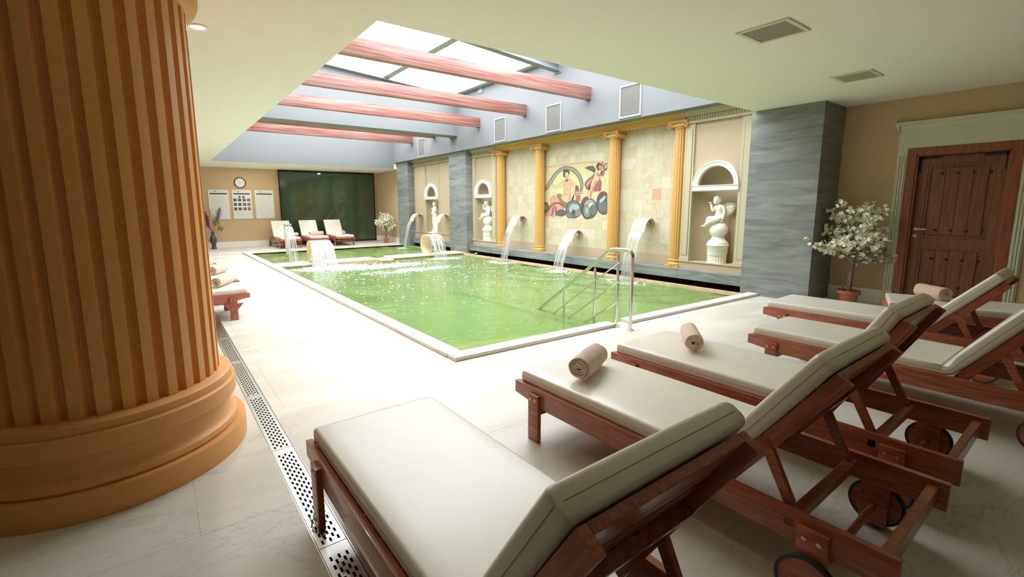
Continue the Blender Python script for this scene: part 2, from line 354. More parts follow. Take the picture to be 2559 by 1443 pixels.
# ------------------------------------------------------------------ floor of stone tiles
fl = MB()
for (x0, x1, y0, y1) in ((-4.2, .43, -9.7, 19.6), (.43, .56, -9.7, -1.25), (.43, .56, 16.05, 19.6), (.56, 2.2, -9.7, 19.6), (2.2, 8.6, -9.7, 3.36), (2.2, 8.6, 16.55, 19.6)): fl.box(x0, x1, y0, y1, -.3, -.004)
fl.prism([(2.2, 3.36, -.3), (7.7, 3.36, -.3), (7.7, 3.42, -.3), (2.2, 3.64, -.3)], (0, 0, .296))
floor = st(fl.build('floor', groutM))
tile_cache = {}
def tile(x0, x1, y0, y1, parent, mat, name='tile', z0=-.012, z1=0, g=.0003):
    w_, d_ = round(x1-x0-2*g, 4), round(y1-y0-2*g, 4)
    k = (w_, d_, name, z1, mat.name)
    if k not in tile_cache: tile_cache[k] = MB().box(-w_/2, w_/2, -d_/2, d_/2, z0, z1).mesh(name, mat, bevel=.0006, seg=1)
    return obj(name, tile_cache[k], parent, ((x0+x1)/2, (y0+y1)/2, 0))
def grid(x0, x1, y0, y1, dx=1.2, dy=.6, ox=0, oy=0, shift=True):
    row = 0; y = oy+math.floor((y0-oy)/dy)*dy
    while y < y1-1e-6:
        x = ox+math.floor((x0-ox)/dx)*dx - (dx/2 if shift and (round((y-oy)/dy) % 2) else 0)
        while x < x1-1e-6:
            a, b_, c_, d_ = max(x, x0), min(x+dx, x1), max(y, y0), min(y+dy, y1)
            if b_-a > .03 and d_-c_ > .03: tile(a, b_, c_, d_, floor, floorM)
            x += dx
        y += dy
DR0, DR1 = .43, .56       # drain channel
grid(-4.2, DR0, -9.7, 19.58, 1.2, 1.2, .036-1.2*4, -9.7)
grid(DR1, 2.16, -9.7, 16.55, 1.2, 1.2, .036-1.2*4, -9.7)
grid(DR1, 8.45, 16.5, 19.58, 1.2, 1.2, .036-1.2*4, -9.7)
grid(2.16, 8.45, -9.7, 3.30, 1.2, 1.2, .036-1.2*4, -9.7)
for i in range(5):
    a, b_ = 2.16+1.16*i, min(2.16+1.16*(i+1), 7.655); f_ = lambda x: 3.63-.0405*(x-2.15)
    o = MB().prism([(a+.001, 3.301, -.012), (b_-.001, 3.301, -.012), (b_-.001, f_(b_), -.012), (a+.001, f_(a), -.012)], (0, 0, .012)).build('tile', floorM, floor)
tile(7.66, 8.45, 3.30, 3.69, floor, floorM)

# ------------------------------------------------------------------ skylight
sl = .075
def zg(x): return 4.775+sl*(7.5-x)
sk = st(empty('window_1', (0, 0, 0)))
def rooflet(x0, x1, y0, y1, dz0, dz1):
    return ([(x0, y0, zg(x0)+dz0), (x1, y0, zg(x1)+dz0), (x1, y1, zg(x1)+dz0), (x0, y1, zg(x0)+dz0), (x0, y0, zg(x0)+dz1), (x1, y0, zg(x1)+dz1), (x1, y1, zg(x1)+dz1), (x0, y1, zg(x0)+dz1)],
            [(3,2,1,0),(4,5,6,7),(0,1,5,4),(1,2,6,5),(2,3,7,6),(3,0,4,7)])
xs = [1.5, 3.15, 5.3, 7.45]
ys = [3.65, 6.5, 9.35, 12.25]; ys2 = [12.85, 14.9, 17.0]
for Y in (ys, ys2):
    for i in range(3):
        for j in range(len(Y)-1):
            MB().add(*rooflet(xs[i], xs[i+1], Y[j], Y[j+1], .01, .02)).build('glass_pane', skyGlass, sk)
for x in (3.15, 5.3, 7.45):
    MB().add(*rooflet(x-.08, x+.08, 3.65, 12.3, -.10, .0)).build('mullion', mullM, sk)
    MB().add(*rooflet(x-.08, x+.08, 12.8, 17.0, -.10, .0)).build('mullion', mullM, sk)
for y in (6.5, 9.35, 14.9): MB().add(*rooflet(1.5, 7.55, y-.012, y+.012, -.02, .02)).build('glazing_bar', mullM, sk)
for y in (3.68, 12.2, 16.97): MB().add(*rooflet(1.5, 7.55, y-.05, y+.05, -.14, .02)).build('window_frame', steelGrey, sk)
# cross downstand dividing the well
cb = upto_glass(MB(), 1.5, 7.56, 12.3, 12.78, 3.54); st(cb.build('wall_well_cross_beam', wellM))
# opaque roof edges round the glass
st(MB().box(7.5, 7.6, 3.6, 17.05, 4.79, 4.83).build('trim_1', steelGrey))
# ------------------------------------------------------------------ ceiling beams of red wood, steel beam, bracket
for i, y in enumerate((7.03, 9.12, 11.15, 13.74, 15.37)):
    lab = ['red wooden ceiling beam nearest the camera, under the brightest glass', 'red wooden ceiling beam second from the camera, ending above the second wall vent',
           'red wooden ceiling beam third from the camera, in front of the grey cross beam', 'red wooden ceiling beam mostly hidden just behind the grey cross beam',
           'red wooden ceiling beam farthest from the camera, close to the far wall'][i]
    b = rbox(1.4, 7.56, y-.07, y+.07, 3.64, 3.885, 'wooden_beam', beamM, bevel=.006)
    tag(b, lab, 'beam', 'red wooden beams across the skylight well')
sb = empty('steel_beam', (0, 7.98, 0))
def ibeam(y, dz):
    m = MB()
    for a, b_, h0, h1 in ((-.09, .09, 0, .018), (-.09, .09, .17, .188), (-.008, .008, .018, .17)):
        z0, z1 = zg(1.4)-dz, zg(7.52)-dz
        m.add([(1.4, a, z0+h0), (7.52, a, z1+h0), (7.52, b_, z1+h0), (1.4, b_, z0+h0), (1.4, a, z0+h1), (7.52, a, z1+h1), (7.52, b_, z1+h1), (1.4, b_, z0+h1)],
              [(3,2,1,0),(4,5,6,7),(0,1,5,4),(1,2,6,5),(2,3,7,6),(3,0,4,7)])
    return m
ibeam(0, .36).build('girder', steelGrey, sb)
MB().box(7.53, 7.55, -.12, .12, 4.38, 4.68).build('end_plate', steelGrey, sb)
tag(sb, 'grey steel roof girder with end plate under the glass', 'beam')
def bracket(y, z, lab):
    e = empty('bracket_plate', (7.53, y, z)); MB().box(0, .02, -.10, .10, -.13, .13).build('plate', steelGrey, e)
    for a in (-.05, .05):
        for b_ in (-.08, 0, .08):
            MB().lathe([(.0, 0), (.018, 0), (.018, .008), (0, .008)], (0, 0, 0), 8, cap=False).build('bolt', steelM, e, fix=True).matrix_local = Matrix.Translation((0, a, b_)) @ Matrix.Rotation(-pi/2, 4, 'Y')
    tag(e, lab, 'bracket')
bracket(11.03, 4.66, 'grey steel plate with six bolts high on the blue-grey wall')

# ------------------------------------------------------------------ vents
def wall_vent(y, lab):
    e = empty('wall_vent', (7.55, y, 3.16))
    w_, h_ = .45, .55
    m = MB().box(-.018, 0, -w_/2-.03, -w_/2, -.03, h_+.03).box(-.018, 0, w_/2, w_/2+.03, -.03, h_+.03).box(-.018, 0, -w_/2, w_/2, -.03, 0).box(-.018, 0, -w_/2, w_/2, h_, h_+.03)
    m.build('frame', mk('pale_grey_frame', (.36, .37, .37), .5), e, bevel=.002, seg=1)
    MB().box(-.006, 0, -w_/2, w_/2, 0, h_).build('mesh_screen', meshM, e)
    tag(e, lab, 'vent', 'square vents along the blue-grey wall')
for y, l in ((5.95, 'square grey mesh vent nearest the camera on the blue-grey wall'), (8.09, 'square grey mesh vent second from the camera on the blue-grey wall'),
             (10.14, 'square grey mesh vent third from the camera on the blue-grey wall'), (14.63, 'square grey mesh vent farthest from the camera on the blue-grey wall')): wall_vent(y, l)
ventD = mk('vent_slat_metal', (.36, .34, .24), .5)
def ceil_vent(x0, x1, y0, y1, lab):
    e = empty('ceiling_vent', (0, 0, ZC)); t = .035
    m = MB().box(x0, x1, y0, y0+t, -.012, 0).box(x0, x1, y1-t, y1, -.012, 0).box(x0, x0+t, y0+t, y1-t, -.012, 0).box(x1-t, x1, y0+t, y1-t, -.012, 0)
    m.build('frame', ventM, e, bevel=.002, seg=1)
    MB().box(x0+t, x1-t, y0+t, y1-t, -.002, 0).build('backing', darkM, e)
    n = 14
    for i in range(n):
        x = x0+t+(x1-x0-2*t)*(i+.5)/n
        MB().prism([(x-.004, y0+t, -.0025), (x-.0025, y0+t, -.0025), (x+.004, y0+t, -.0115), (x+.0025, y0+t, -.0115)], (0, y1-y0-2*t, 0)).build('slat', ventD, e)
    tag(e, lab, 'vent', 'ivory ceiling grilles')
ceil_vent(4.07, 4.50, 1.74, 2.15, 'larger-looking ivory ceiling grille nearer the camera')
ceil_vent(6.31, 6.74, 1.82, 2.21, 'ivory ceiling grille farther away, above the loungers by the door')

def downlight(x, y, lab, watt=14, grp='round recessed ceiling lights'):
    e = empty('ceiling_light', (x, y, ZC))
    MB().lathe([(.052, -.002), (.075, -.002), (.078, -.010), (.070, -.014), (.052, -.008)], n=24, cap=False).build('trim_ring', whiteM, e, smooth=True)
    MB().lathe([(0, -.004), (.052, -.004), (.052, -.002)], n=24, cap=False).build('diffuser', lampM, e)
    l = bpy.data.lights.new('lamp_light', 'AREA'); l.shape = 'DISK'; l.size = .1; l.energy = watt; l.color = (1, .93, .82)
    lo = bpy.data.objects.new('lamp_light', l); COL.objects.link(lo); lo.parent = e; lo.location = (0, 0, -.02)
    tag(e, lab, 'ceiling light', grp)
downlight(.415, 4.59, 'round recessed ceiling light beside the capital of the big ochre column')
downlight(2.90, 18.4, 'round recessed ceiling light by the far wall above the notices')
downlight(5.80, 18.25, 'round recessed ceiling light in front of the green glass wall')
sd = MB().lathe([(0, -.03), (.03, -.03), (.045, -.012), (.045, 0)], n=16, cap=False).build('smoke_detector', whiteM, smooth=True)
sd.location = (4.55, 18.9, ZC); tag(sd, 'tiny smoke detector on the far ceiling above the glass wall', 'detector')

# ------------------------------------------------------------------ the pool
PX0, PX1, PY0, PY1, WZ = 2.30, 7.60, 3.66, 16.45, -.045
pool = tag(empty('swimming_pool', (PX0, PY0, 0)), 'long green indoor pool with cream stone rim and waterfalls', 'pool')
def pp(mb, name, mat, **k):
    o = mb.build(name, mat, pool, **k); o.matrix_parent_inverse = Matrix.Translation((-PX0, -PY0, 0)); return o
m = MB().box(PX0-.1, PX1+.1, PY0-.35, PY1+.2, -1.4, -1.3)
m.box(PX0-.14, PX0, PY0-.35, PY1+.1, -1.3, -.01).box(PX0, 7.9, PY1, PY1+.12, -1.3, -.01)
m.add([(2.2, 3.50, -1.3), (7.9, 3.28, -1.3), (7.9, 3.44, -1.3), (2.2, 3.68, -1.3), (2.2, 3.50, -.01), (7.9, 3.28, -.01), (7.9, 3.44, -.01), (2.2, 3.68, -.01)], [(3,2,1,0),(4,5,6,7),(0,1,5,4),(1,2,6,5),(2,3,7,6),(3,0,4,7)])
m.box(7.6, 7.72, 3.3, 17.0, -1.3, -.012)
pp(m, 'basin', tileBase)
# submerged ledges and steps
m = MB().box(PX0, PX0+.10, PY0-.3, PY1, -1.2, -.10)
m.prism([(PX0+.1, 3.3, -.07), (4.3, 3.3, -.07), (4.3, 3.85, -.07), (3.6, 4.05, -.07), (2.9, 4.22, -.07), (PX0+.1, 4.35, -.07)], (0, 0, -.9))
m.box(PX0, PX1, 13.0, PY1, -1.2, -.13).box(PX1-.12, PX1, 3.4, 12.2, -1.2, -.10)
pp(m, 'ledge', shelfM)
# water surface (closed grids with gentle relief)
def water(x0, x1, y0, y1, nx, ny, name, z=WZ):
    rnd = random.Random(3); ph = [(rnd.uniform(2, 9), rnd.uniform(0, 2*pi), rnd.uniform(0, 2*pi), rnd.uniform(.0008, .003)) for _ in range(14)]
    src = [(7.3, 5.85), (7.3, 7.8), (7.3, 10.0), (6.9, 11.85), (3.35, 11.95), (7.2, 13.6), (7.4, 16.2)]
    vs = []; fs = []
    for j in range(ny+1):
        for i in range(nx+1):
            x = x0+(x1-x0)*i/nx; y = y0+(y1-y0)*j/ny; h = 0
            for k, a, p, A in ph: h += A*sin(k*(x*cos(a)+y*sin(a))+p)
            for sx, sy in src:
                d = sqrt((x-sx)**2+(y-sy)**2)
                if d < 4: h += .011*sin(d*13)*math.exp(-d*.9)
            vs.append((x, y, z+h))
    for j in range(ny):
        for i in range(nx): fs.append((j*(nx+1)+i, j*(nx+1)+i+1, (j+1)*(nx+1)+i+1, (j+1)*(nx+1)+i))
    mb = MB().add(vs, fs); o = mb.build(name, waterM, pool, smooth=True, fix=False); o.matrix_parent_inverse = Matrix.Translation((-PX0, -PY0, 0)); return o
water(PX0, 7.62, 3.42, 12.3, 150, 240, 'water')
water(PX0, 7.62, 12.6, PY1, 80, 60, 'water')
# coping stones
def cstone(p, q, wdt, inward, name='coping_stone', h=.04, parent=pool):
    p = Vector(p); q = Vector(q); d = (q-p).normalized(); n = Vector(inward); g = .0015
    p2 = p+d*g; q2 = q-d*g
    vs = [(v.x, v.y, zz) for zz in (0.001, h) for v in (p2, q2, q2+n*wdt, p2+n*wdt)]
    o = MB().add(vs, [(3,2,1,0),(4,5,6,7),(0,1,5,4),(1,2,6,5),(2,3,7,6),(3,0,4,7)]).build(name, copingM, parent, bevel=.006, smooth=True)
    o.matrix_parent_inverse = Matrix.Translation((-PX0, -PY0, 0)); return o
yy = 3.78
while yy < 16.7:
    y2 = min(yy+1.17, 16.75); cstone((2.15, yy), (2.15, y2), .165, (1, 0)); yy = y2
def ynear(x): return 3.615-.0405*(x-2.15)
segs = [2.15, 2.44, 3.4, 4.36]; 
for a, b_ in zip(segs[:-1], segs[1:]): cstone((a, ynear(a)), (b_, ynear(b_)), .165 if a > 2.2 else .165, (.0404, .999))
segs = [4.60, 5.6, 6.7, 7.72]
for a, b_ in zip(segs[:-1], segs[1:]): cstone((a, ynear(a)), (b_, ynear(b_)), .165, (.0404, .999))
# flush strip in the gap under the rail, orange overflow lip on the far side
st_ = MB().box(4.36, 4.60, 3.44, 3.66, -.05, .002); pp(st_, 'threshold_stone', copingM)
st_ = MB().box(7.56, 7.64, 3.5, 12.1, -.045, .012); pp(st_, 'overflow_lip', copingE)
st_ = MB().box(2.30, 7.64, PY1, PY1+.06, -.05, .012); pp(st_, 'overflow_lip', copingE)
# dividing wall between the big pool and the far basin
for (a, b_, c_, d_, z1) in ((2.30, 3.7, 12.15, 12.82, .03), (3.7, 4.85, 12.2, 12.85, .03), (4.85, 5.25, 12.05, 12.6, .0), (5.25, 6.4, 12.15, 12.78, .035), (6.4, 7.66, 12.15, 12.78, .035)):
    pp(MB().box(a+.002, b_-.002, c_, d_, z1-.04, z1), 'divider_stone', dividerM, bevel=.005, smooth=True)
pp(MB().box(2.30, 7.66, 12.18, 12.76, -1.3, -.02), 'divider_wall', copingE)

# ------------------------------------------------------------------ drain
dr = tag(empty('floor_drain', (DR0, 0, 0)), 'long perforated steel drain channel running past the big column', 'drain')
MB().box(.004, DR1-DR0-.004, -1.2, 16.0, -.11, -.10).build('channel', darkM, dr)
MB().box(.0, .004, -1.2, 16.0, -.03, .0).box(DR1-DR0-.004, DR1-DR0, -1.2, 16.0, -.03, .0).build('edge_strip', brushM, dr)
MB().box(.0, .004, -1.2, 16.0, -.11, -.03).box(DR1-DR0-.004, DR1-DR0, -1.2, 16.0, -.11, -.03).build('channel_side', darkM, dr)
def grate(L):
    # a steel plate with real slots: rows across x, staggered along y
    x0, x1 = .007, DR1-DR0-.007; cols = 5; m_ = .016; cw = (x1-x0-2*m_)/cols; ry = .055
    n = int(L/ry); vs = []; fs = []
    def quad(a, b_, c_, d_):
        i = len(vs); vs.extend([(a, c_, 0), (b_, c_, 0), (b_, d_, 0), (a, d_, 0)]); fs.append((i, i+1, i+2, i+3))
    quad(x0, x0+m_, 0, L); quad(x1-m_, x1, 0, L)
    e0 = .02
    for c_ in range(cols):
        a = x0+m_+c_*cw; hx0, hx1 = a+cw*.20, a+cw*.80
        quad(a, hx0, 0, L); quad(hx1, a+cw, 0, L)
        y = e0+(ry/2 if c_ % 2 else 0); quad(hx0, hx1, 0, y)
        while y+ry < L-e0:
            quad(hx0, hx1, y+ry*.50, y+ry); y += ry
        quad(hx0, hx1, y, L)
    i = len(vs); vs.extend([(x0, 0, 0), (x1, 0, 0), (x1, L, 0), (x0, L, 0), (x0, 0, -.02), (x1, 0, -.02), (x1, L, -.02), (x0, L, -.02)])
    fs.extend([(i, i+1, i+5, i+4), (i+1, i+2, i+6, i+5), (i+2, i+3, i+7, i+6), (i+3, i, i+4, i+7)])
    return MB().add(vs, fs).mesh('grate', brushM, fix=False)
gm = grate(.996)
y = -1.1
while y < 15.5:
    obj('grate', gm, dr, (0, y, -.0015)); y += 1.0

# ------------------------------------------------------------------ great ochre column
cx, cy_ = -.325, 3.43
col = tag(empty('fluted_column', (cx, cy_, 0)), 'huge ochre fluted column in the left foreground on a stepped round base', 'column')
MB().lathe([(0, 0), (.70, 0), (.70, .125), (.692, .135), (0, .135)], n=96).build('plinth', ochreC, col, smooth=True)
MB().lathe([(0, .135), (.655, .135), (.662, .15), (.655, .175), (.64, .185), (.625, .20), (.62, .25), (.628, .29), (.645, .30), (0, .30)], n=96).build('scotia', ochreC, col, smooth=True)
MB().lathe([(0, .30), (.648, .30), (.660, .31), (.660, .395), (.65, .405), (0, .405)], n=96).build('torus', ochreC, col, smooth=True)
MB().lathe([(0, .405), (.640, .405), (.640, .445), (.62, .455), (0, .455)], n=96).build('fillet', ochreC, col, smooth=True)
NF = 36
def shaft(c0, R, z0, z1, NF, depth, per=10, taper=0, a0=0, a1=2*pi, flat=.42):
    # flutes: flat fillet then a scooped groove
    prof = []; n = NF*per
    vs = []; fs = []
    zs = [z0, z1]
    for zi, z in enumerate(zs):
        for k in range(n):
            t = (k % per)/per; a = a0+(a1-a0)*k/n
            if t < flat: q = 1
            else:
                u_ = (t-flat)/(1-flat); q = 1-depth*(sin(pi*min(1, max(0, u_)))**.7)
            r = (R-taper*zi)*q
            vs.append((c0[0]+r*cos(a), c0[1]+r*sin(a), z))
    for k in range(n): fs.append((k, (k+1) % n, n+(k+1) % n, n+k))
    fs.append(tuple(range(n, 2*n)))
    return MB().add(vs, fs)
o = shaft((0, 0), .577, .45, 2.58, NF, .066, per=14, flat=.52).build('shaft', ochreC, col, smooth=35, fix=False)
o.rotation_euler = (0, 0, radians(-118.5+360/NF*.0))
MB().lathe([(0, 2.55), (.57, 2.55), (.60, 2.556), (.628, 2.575), (.643, 2.61), (.645, 2.72), (.66, 2.74), (.66, 2.80), (0, 2.80)], n=96).build('capital', ochreC, col, smooth=50)
MB().box(-.68, .68, -.68, .68, 2.80, ZC+.01).build('abacus', ochreC, col, bevel=.01)

# ------------------------------------------------------------------ slate pillars
def pillar(x0, x1, y0, y1, z1, hs, lab):
    e = empty('stone_pillar', ((x0+x1)/2, (y0+y1)/2, 0)); ox, oy = e.location.x, e.location.y
    MB().box(x0+.012-ox, x1-.002-ox, y0+.012-oy, y1-.012-oy, 0, z1).build('core', slateM, e)
    z = 0; i = 0
    while z < z1-.01:
        z2 = min(z+hs[i % len(hs)], z1)
        if z1-z2 < .08: z2 = z1
        MB().box(x0-ox, x0+.014-ox, y0-oy, y1-oy, z+.0004, z2-.0004).build('slab', slateM, e, bevel=.0008, seg=1)
        MB().box(x0+.014-ox, x1-.002-ox, y0-oy, y0+.014-oy, z+.0004, z2-.0004).build('slab', slateM, e, bevel=.0008, seg=1)
        MB().box(x0+.014-ox, x1-.002-ox, y1-.014-oy, y1-oy, z+.0004, z2-.0004).build('slab', slateM, e, bevel=.0008, seg=1)
        z = z2; i += 1
    tag(e, lab, 'pillar', 'grey stone clad pillars of the feature wall')
pillar(7.66, XD-.005, 2.70, 3.69, ZC-.002, [.60], 'wide grey stone pillar beside the blossom tree and door')
pillar(7.66, 8.58, 12.03, 13.03, 3.098, [.60], 'grey stone pillar between the two statues on the left of the wall')
pillar(7.66, 8.58, 16.02, 16.98, 3.098, [.60], 'farthest grey stone pillar, by the far blossom tree')

# ------------------------------------------------------------------ feature wall
def ledge(y0, y1, lab, xf=7.72):
    e = empty('stone_ledge', (xf, (y0+y1)/2, .10)); L = y1-y0; n = max(1, round(L/1.2))
    for i in range(n):
        a = -L/2+L*i/n+.001; b_ = -L/2+L*(i+1)/n-.001
        MB().box(0, 8.6-xf, a, b_, 0, .18).build('slab', slateM, e, bevel=.004, seg=1)
    tag(e, lab, 'ledge')
ledge(3.695, 12.025, 'long grey stone ledge under the yellow columns'); ledge(13.035, 16.015, 'short grey stone ledge between the two farther pillars', 7.78)
st(MB().box(7.72, 8.6, 3.5, 12.03, -.3, -.012).box(8.05, 8.6, 3.5, 17, -.012, .10).box(7.72, 8.6, 13.03, 16.5, -.3, -.012).build('wall_recess', gapM))
# core wall plates (travertine backing) and tiles
fwall = st(MB().box(8.1075, 8.6, 5.10, 10.72, .47, 3.10).build('wall_feature', wgroutM))
def wtile(y0, y1, z0, z1, mat=travM):
    w_, h_ = round(y1-y0-.0016, 4), round(z1-z0-.0016, 4); k = ('w', w_, h_, mat.name)
    if k not in tile_cache: tile_cache[k] = MB().box(0, .0024, -w_/2, w_/2, -h_/2, h_/2).mesh('tile', mat)
    o = obj('tile', tile_cache[k], fwall, (8.105, (y0+y1)/2, (z0+z1)/2)); return o
TW = .2165
zz = [.47+TW*i for i in range(12)]+[3.05]
for (ya, yb) in ((5.14, 6.62), (6.62, 9.04), (9.04, 10.72)):
    n = max(1, round((yb-ya)/TW)); wd_ = (yb-ya)/n
    for j in range(len(zz)-1):
        for i in range(n):
            a = ya+i*wd_; pm = travM
            if (ya < 5.2 and j == 5 and i == 2): pm = pinkTile
            wtile(a, a+wd_, zz[j], zz[j+1], pm)
tag(MB().box(8.06, 8.14, 5.12, 10.72, .28, .40).box(8.075, 8.14, 5.12, 10.72, .40, .45).box(8.09, 8.14, 5.12, 10.72, .45, .475).build('base_moulding', nicheM), 'beige base moulding under the pale stone tiles', 'moulding')
# ochre architrave
ar = MB().prism([(8.14, 4.97, 2.97), (7.86, 4.97, 2.97), (7.86, 4.97, 3.02), (7.84, 4.97, 3.03), (7.84, 4.97, 3.07), (7.80, 4.97, 3.085), (7.80, 4.97, 3.10), (8.14, 4.97, 3.10)], (0, 6.15, 0))
tag(ar.build('architrave', ochreM), 'long ochre architrave above the four wall columns', 'architrave')
def half_column(y, lab):
    e = empty('wall_column', (7.985, y, .28))
    MB().box(-.14, .12, -.15, .15, 0, .03).build('plinth', ochreM, e, bevel=.004)
    MB().lathe([(0, .03), (.145, .03), (.152, .05), (.145, .075), (.128, .085), (.125, .10), (.135, .11), (.138, .13), (.128, .145), (0, .145)], n=32).build('base', ochreM, e, smooth=50)
    o = shaft((0, 0), .122, .14, 2.57, 16, .10, per=8, taper=.006, flat=.35).build('shaft', ochreM, e, smooth=35, fix=False)
    MB().lathe([(0, 2.55), (.125, 2.55), (.135, 2.57), (.128, 2.59), (0, 2.59)], n=32).build('necking', ochreM, e, smooth=50)
    cp = MB().box(-.15, .13, -.16, .16, 2.585, 2.62).box(-.13, .13, -.17, .17, 2.62, 2.655).box(-.16, .14, -.19, .19, 2.655, 2.692)
    cp.build('capital', ochreM, e, bevel=.004, smooth=True)
    for s in (-1, 1):   # scroll volutes on the face
        pts = []; R0 = .05
        for k in range(34):
            a = k/33*4.2*pi; r = R0*(1-k/38); pts.append((-.155, s*(.165)-s*r*cos(a), 2.605+r*sin(a)))
        MB().tube(pts, [.011*(1-k/60) for k in range(34)], 6).build('volute', ochreM, e, smooth=True)
        MB().lathe([(0, 0), (.05, 0), (.05, .27), (0, .27)], n=20).build('scroll', ochreM, e, smooth=True).matrix_local = Matrix.Translation((-.145, s*.165, 2.605)) @ Matrix.Rotation(pi/2, 4, 'Y')
    tag(e, lab, 'column', 'ochre fluted columns on the feature wall')
half_column(5.10, 'ochre wall column at the right end, beside the nearest niche')
half_column(6.65, 'ochre wall column just right of the painted figures')
half_column(9.04, 'ochre wall column just left of the painted figures')
half_column(10.70, 'ochre wall column at the left end of the tiled wall')

def niche_bay(y0, y1, ya, yb, yc, ri, ro, z_sill=1.72, z_spring=1.80, zb=.39, ztop=2.93, lab='', pil=True, side_panels=False):
    """plaster bay between y0..y1, opening ya..yb with arched niche at yc"""
    e = empty('niche_bay', (7.9, (y0+y1)/2, .28)); oy = e.location.y; oz = .28
    def B(m, n, mat, **k):
        m.v = [(x-.22, y, z) for x, y, z in m.v]
        o = m.build(n, mat, e, **k); o.matrix_parent_inverse = Matrix.Translation((-7.9, -oy, -oz)); return o
    # plinth step
    B(MB().box(8.10, 8.6, y0, y1, .28, zb-.02).box(8.085, 8.6, y0, y1, zb-.02, zb), 'plinth', nicheM)
    # upper wall with arched hole
    xf = 8.14; N_ = 28; vs = []; fs = []
    zt = ztop
    for k in range(N_+1):
        a = pi*k/N_; iy, iz = yc+ri*cos(a), z_spring+ri*sin(a)
        # project to rectangle border
        dy, dz = cos(a), sin(a); ts = []
        if dy > 1e-6: ts.append((yb-yc)/dy)
        if dy < -1e-6: ts.append((ya-yc)/dy)
        if dz > 1e-6: ts.append((zt-z_spring)/dz)
        t = min(ts); vs += [(xf, iy, iz), (xf, yc+dy*t, z_spring+dz*t), (xf+.05, iy, iz)]
    for k in range(N_):
        a = 3*k; b_ = 3*(k+1); fs += [(a, a+1, b_+1, b_), (a, b_, b_+2, a+2)]
    m_ = MB().add(vs, fs)
    # fill corners at top
    m_.add([(xf+.001, ya, z_spring+.3), (xf+.001, yb, z_spring+.3), (xf+.001, yb, zt), (xf+.001, ya, zt)], [])
    for (s_, yy_) in ((1, yb), (-1, ya)):
        a = atan2(zt-z_spring, abs(yy_-yc)); k = int(a/pi*N_); 
        aa = pi*k/N_; ab = pi*(k+1)/N_
        def edge(t_): 
            dy, dz = abs(yy_-yc), 0
            return (xf, yy_, z_spring+math.tan(t_)*abs(yy_-yc))
        p1 = edge(aa) if aa < a else None
        p2 = (xf, yc+s_*(zt-z_spring)/math.tan(ab), zt)
        if p1: m_.add([p1, (xf, yy_, zt), p2], [(0, 1, 2)])
    m_.box(xf, xf+.04, ya, yc-ri, z_sill, z_spring).box(xf, xf+.04, yc+ri, yb, z_sill, z_spring)
    B(m_, 'panel', nicheM)
    # curved niche shell
    vs = []; fs = []; hw = (yb-ya)/2; ym = (ya+yb)/2; dp = .30; n = 24; zs = [zb, 1.0, z_spring+.02]
    for z in zs:
        for k in range(n+1):
            a = pi*k/n; vs.append((8.16+dp*sin(a)**.8, ym+hw*cos(a), z))
    for i in range(len(zs)-1):
        for k in range(n): a = i*(n+1)+k; fs.append((a, a+1, a+n+2, a+n+1))
    m_ = MB().add(vs, fs)
    vs = []; fs = []; nd = 10
    for i in range(nd+1):
        b_ = pi/2*i/nd
        for k in range(n+1):
            a = pi*k/n; vs.append((8.16+dp*sin(a)**.8*cos(b_), ym+hw*cos(a)*cos(b_), z_spring+.02+hw*1.0*sin(b_)))
    for i in range(nd):
        for k in range(n): a = i*(n+1)+k; fs.append((a, a+1, a+n+2, a+n+1))
    m_.add(vs, fs)
    B(m_, 'niche_shell', nicheM, smooth=50, fix=False)
    # white arch moulding, swept profile
    prof = [(ri, 0), (ri, -.05), (ri+.018, -.062), (ri+.03, -.062), (ri+.036, -.045), (ri+.055, -.048), (ro-.02, -.07), (ro-.004, -.07), (ro, -.055), (ro, 0)]
    vs = []; fs = []; q = len(prof)
    for k in range(N_+1):
        a = pi*k/N_
        for r, x in prof: vs.append((xf+x, yc+r*cos(a), z_spring+r*sin(a)))
    for k in range(N_):
        for i in range(q-1): a = k*q+i; fs.append((a, a+1, a+q+1, a+q))
    m_ = MB().add(vs, fs); B(m_, 'arch_moulding', whiteM, smooth=35)
    m_ = MB().box(xf-.07, xf+.06, yc-ro-.005, yc+ro+.005, z_spring-.012, z_spring+.0)
    m_.box(xf-.055, xf+.06, yc-ro+.0, yc+ro-.0, z_sill+.03, z_spring-.012).box(xf-.065, xf+.06, yc-ro-.003, yc+ro+.003, z_sill+.012, z_sill+.03).box(xf-.045, xf+.06, yc-ro+.004, yc+ro-.004, z_sill, z_sill+.012)
    B(m_, 'sill', whiteM, bevel=.003, seg=1)
    # pilasters
    if pil:
        for (a, b_) in ((y0, ya), (yb, y1)):
            if b_-a < .04: continue
            B(MB().box(8.105, 8.6, a, b_, zb, ztop), 'pilaster', pilM)
            w_ = b_-a; q1, q2 = a+w_*.24, b_-w_*.24
            B(MB().box(8.095, 8.106, q1, q2, zb+.12, ztop-.12).box(8.10, 8.106, q1-.008, q2+.008, zb+.10, ztop-.10), 'pilaster_panel', pilM)
            B(MB().box(8.1055, 8.1035, q1-.014, q1-.008, zb+.10, ztop-.10).box(8.1055, 8.1035, q2+.008, q2+.014, zb+.10, ztop-.10), 'groove', gapM)
            B(MB().box(8.085, 8.6, a-.005, b_+.005, zb, zb+.05), 'pilaster_foot', pilM)
    # frieze and cornice
    B(MB().box(8.07, 8.6, y0, y1, ztop, ztop+.025).box(8.085, 8.6, y0, y1, ztop+.025, ztop+.045), 'cornice', pilM)
    B(MB().box(8.105, 8.6, y0, y1, ztop+.045, ztop+.125), 'frieze', nicheM)
    m_ = MB(); nn = int((y1-y0)/.045)
    for i in range(nn): a = y0+(y1-y0)*i/nn; m_.box(8.09, 8.106, a+.006, a+.033, ztop+.05, ztop+.12)
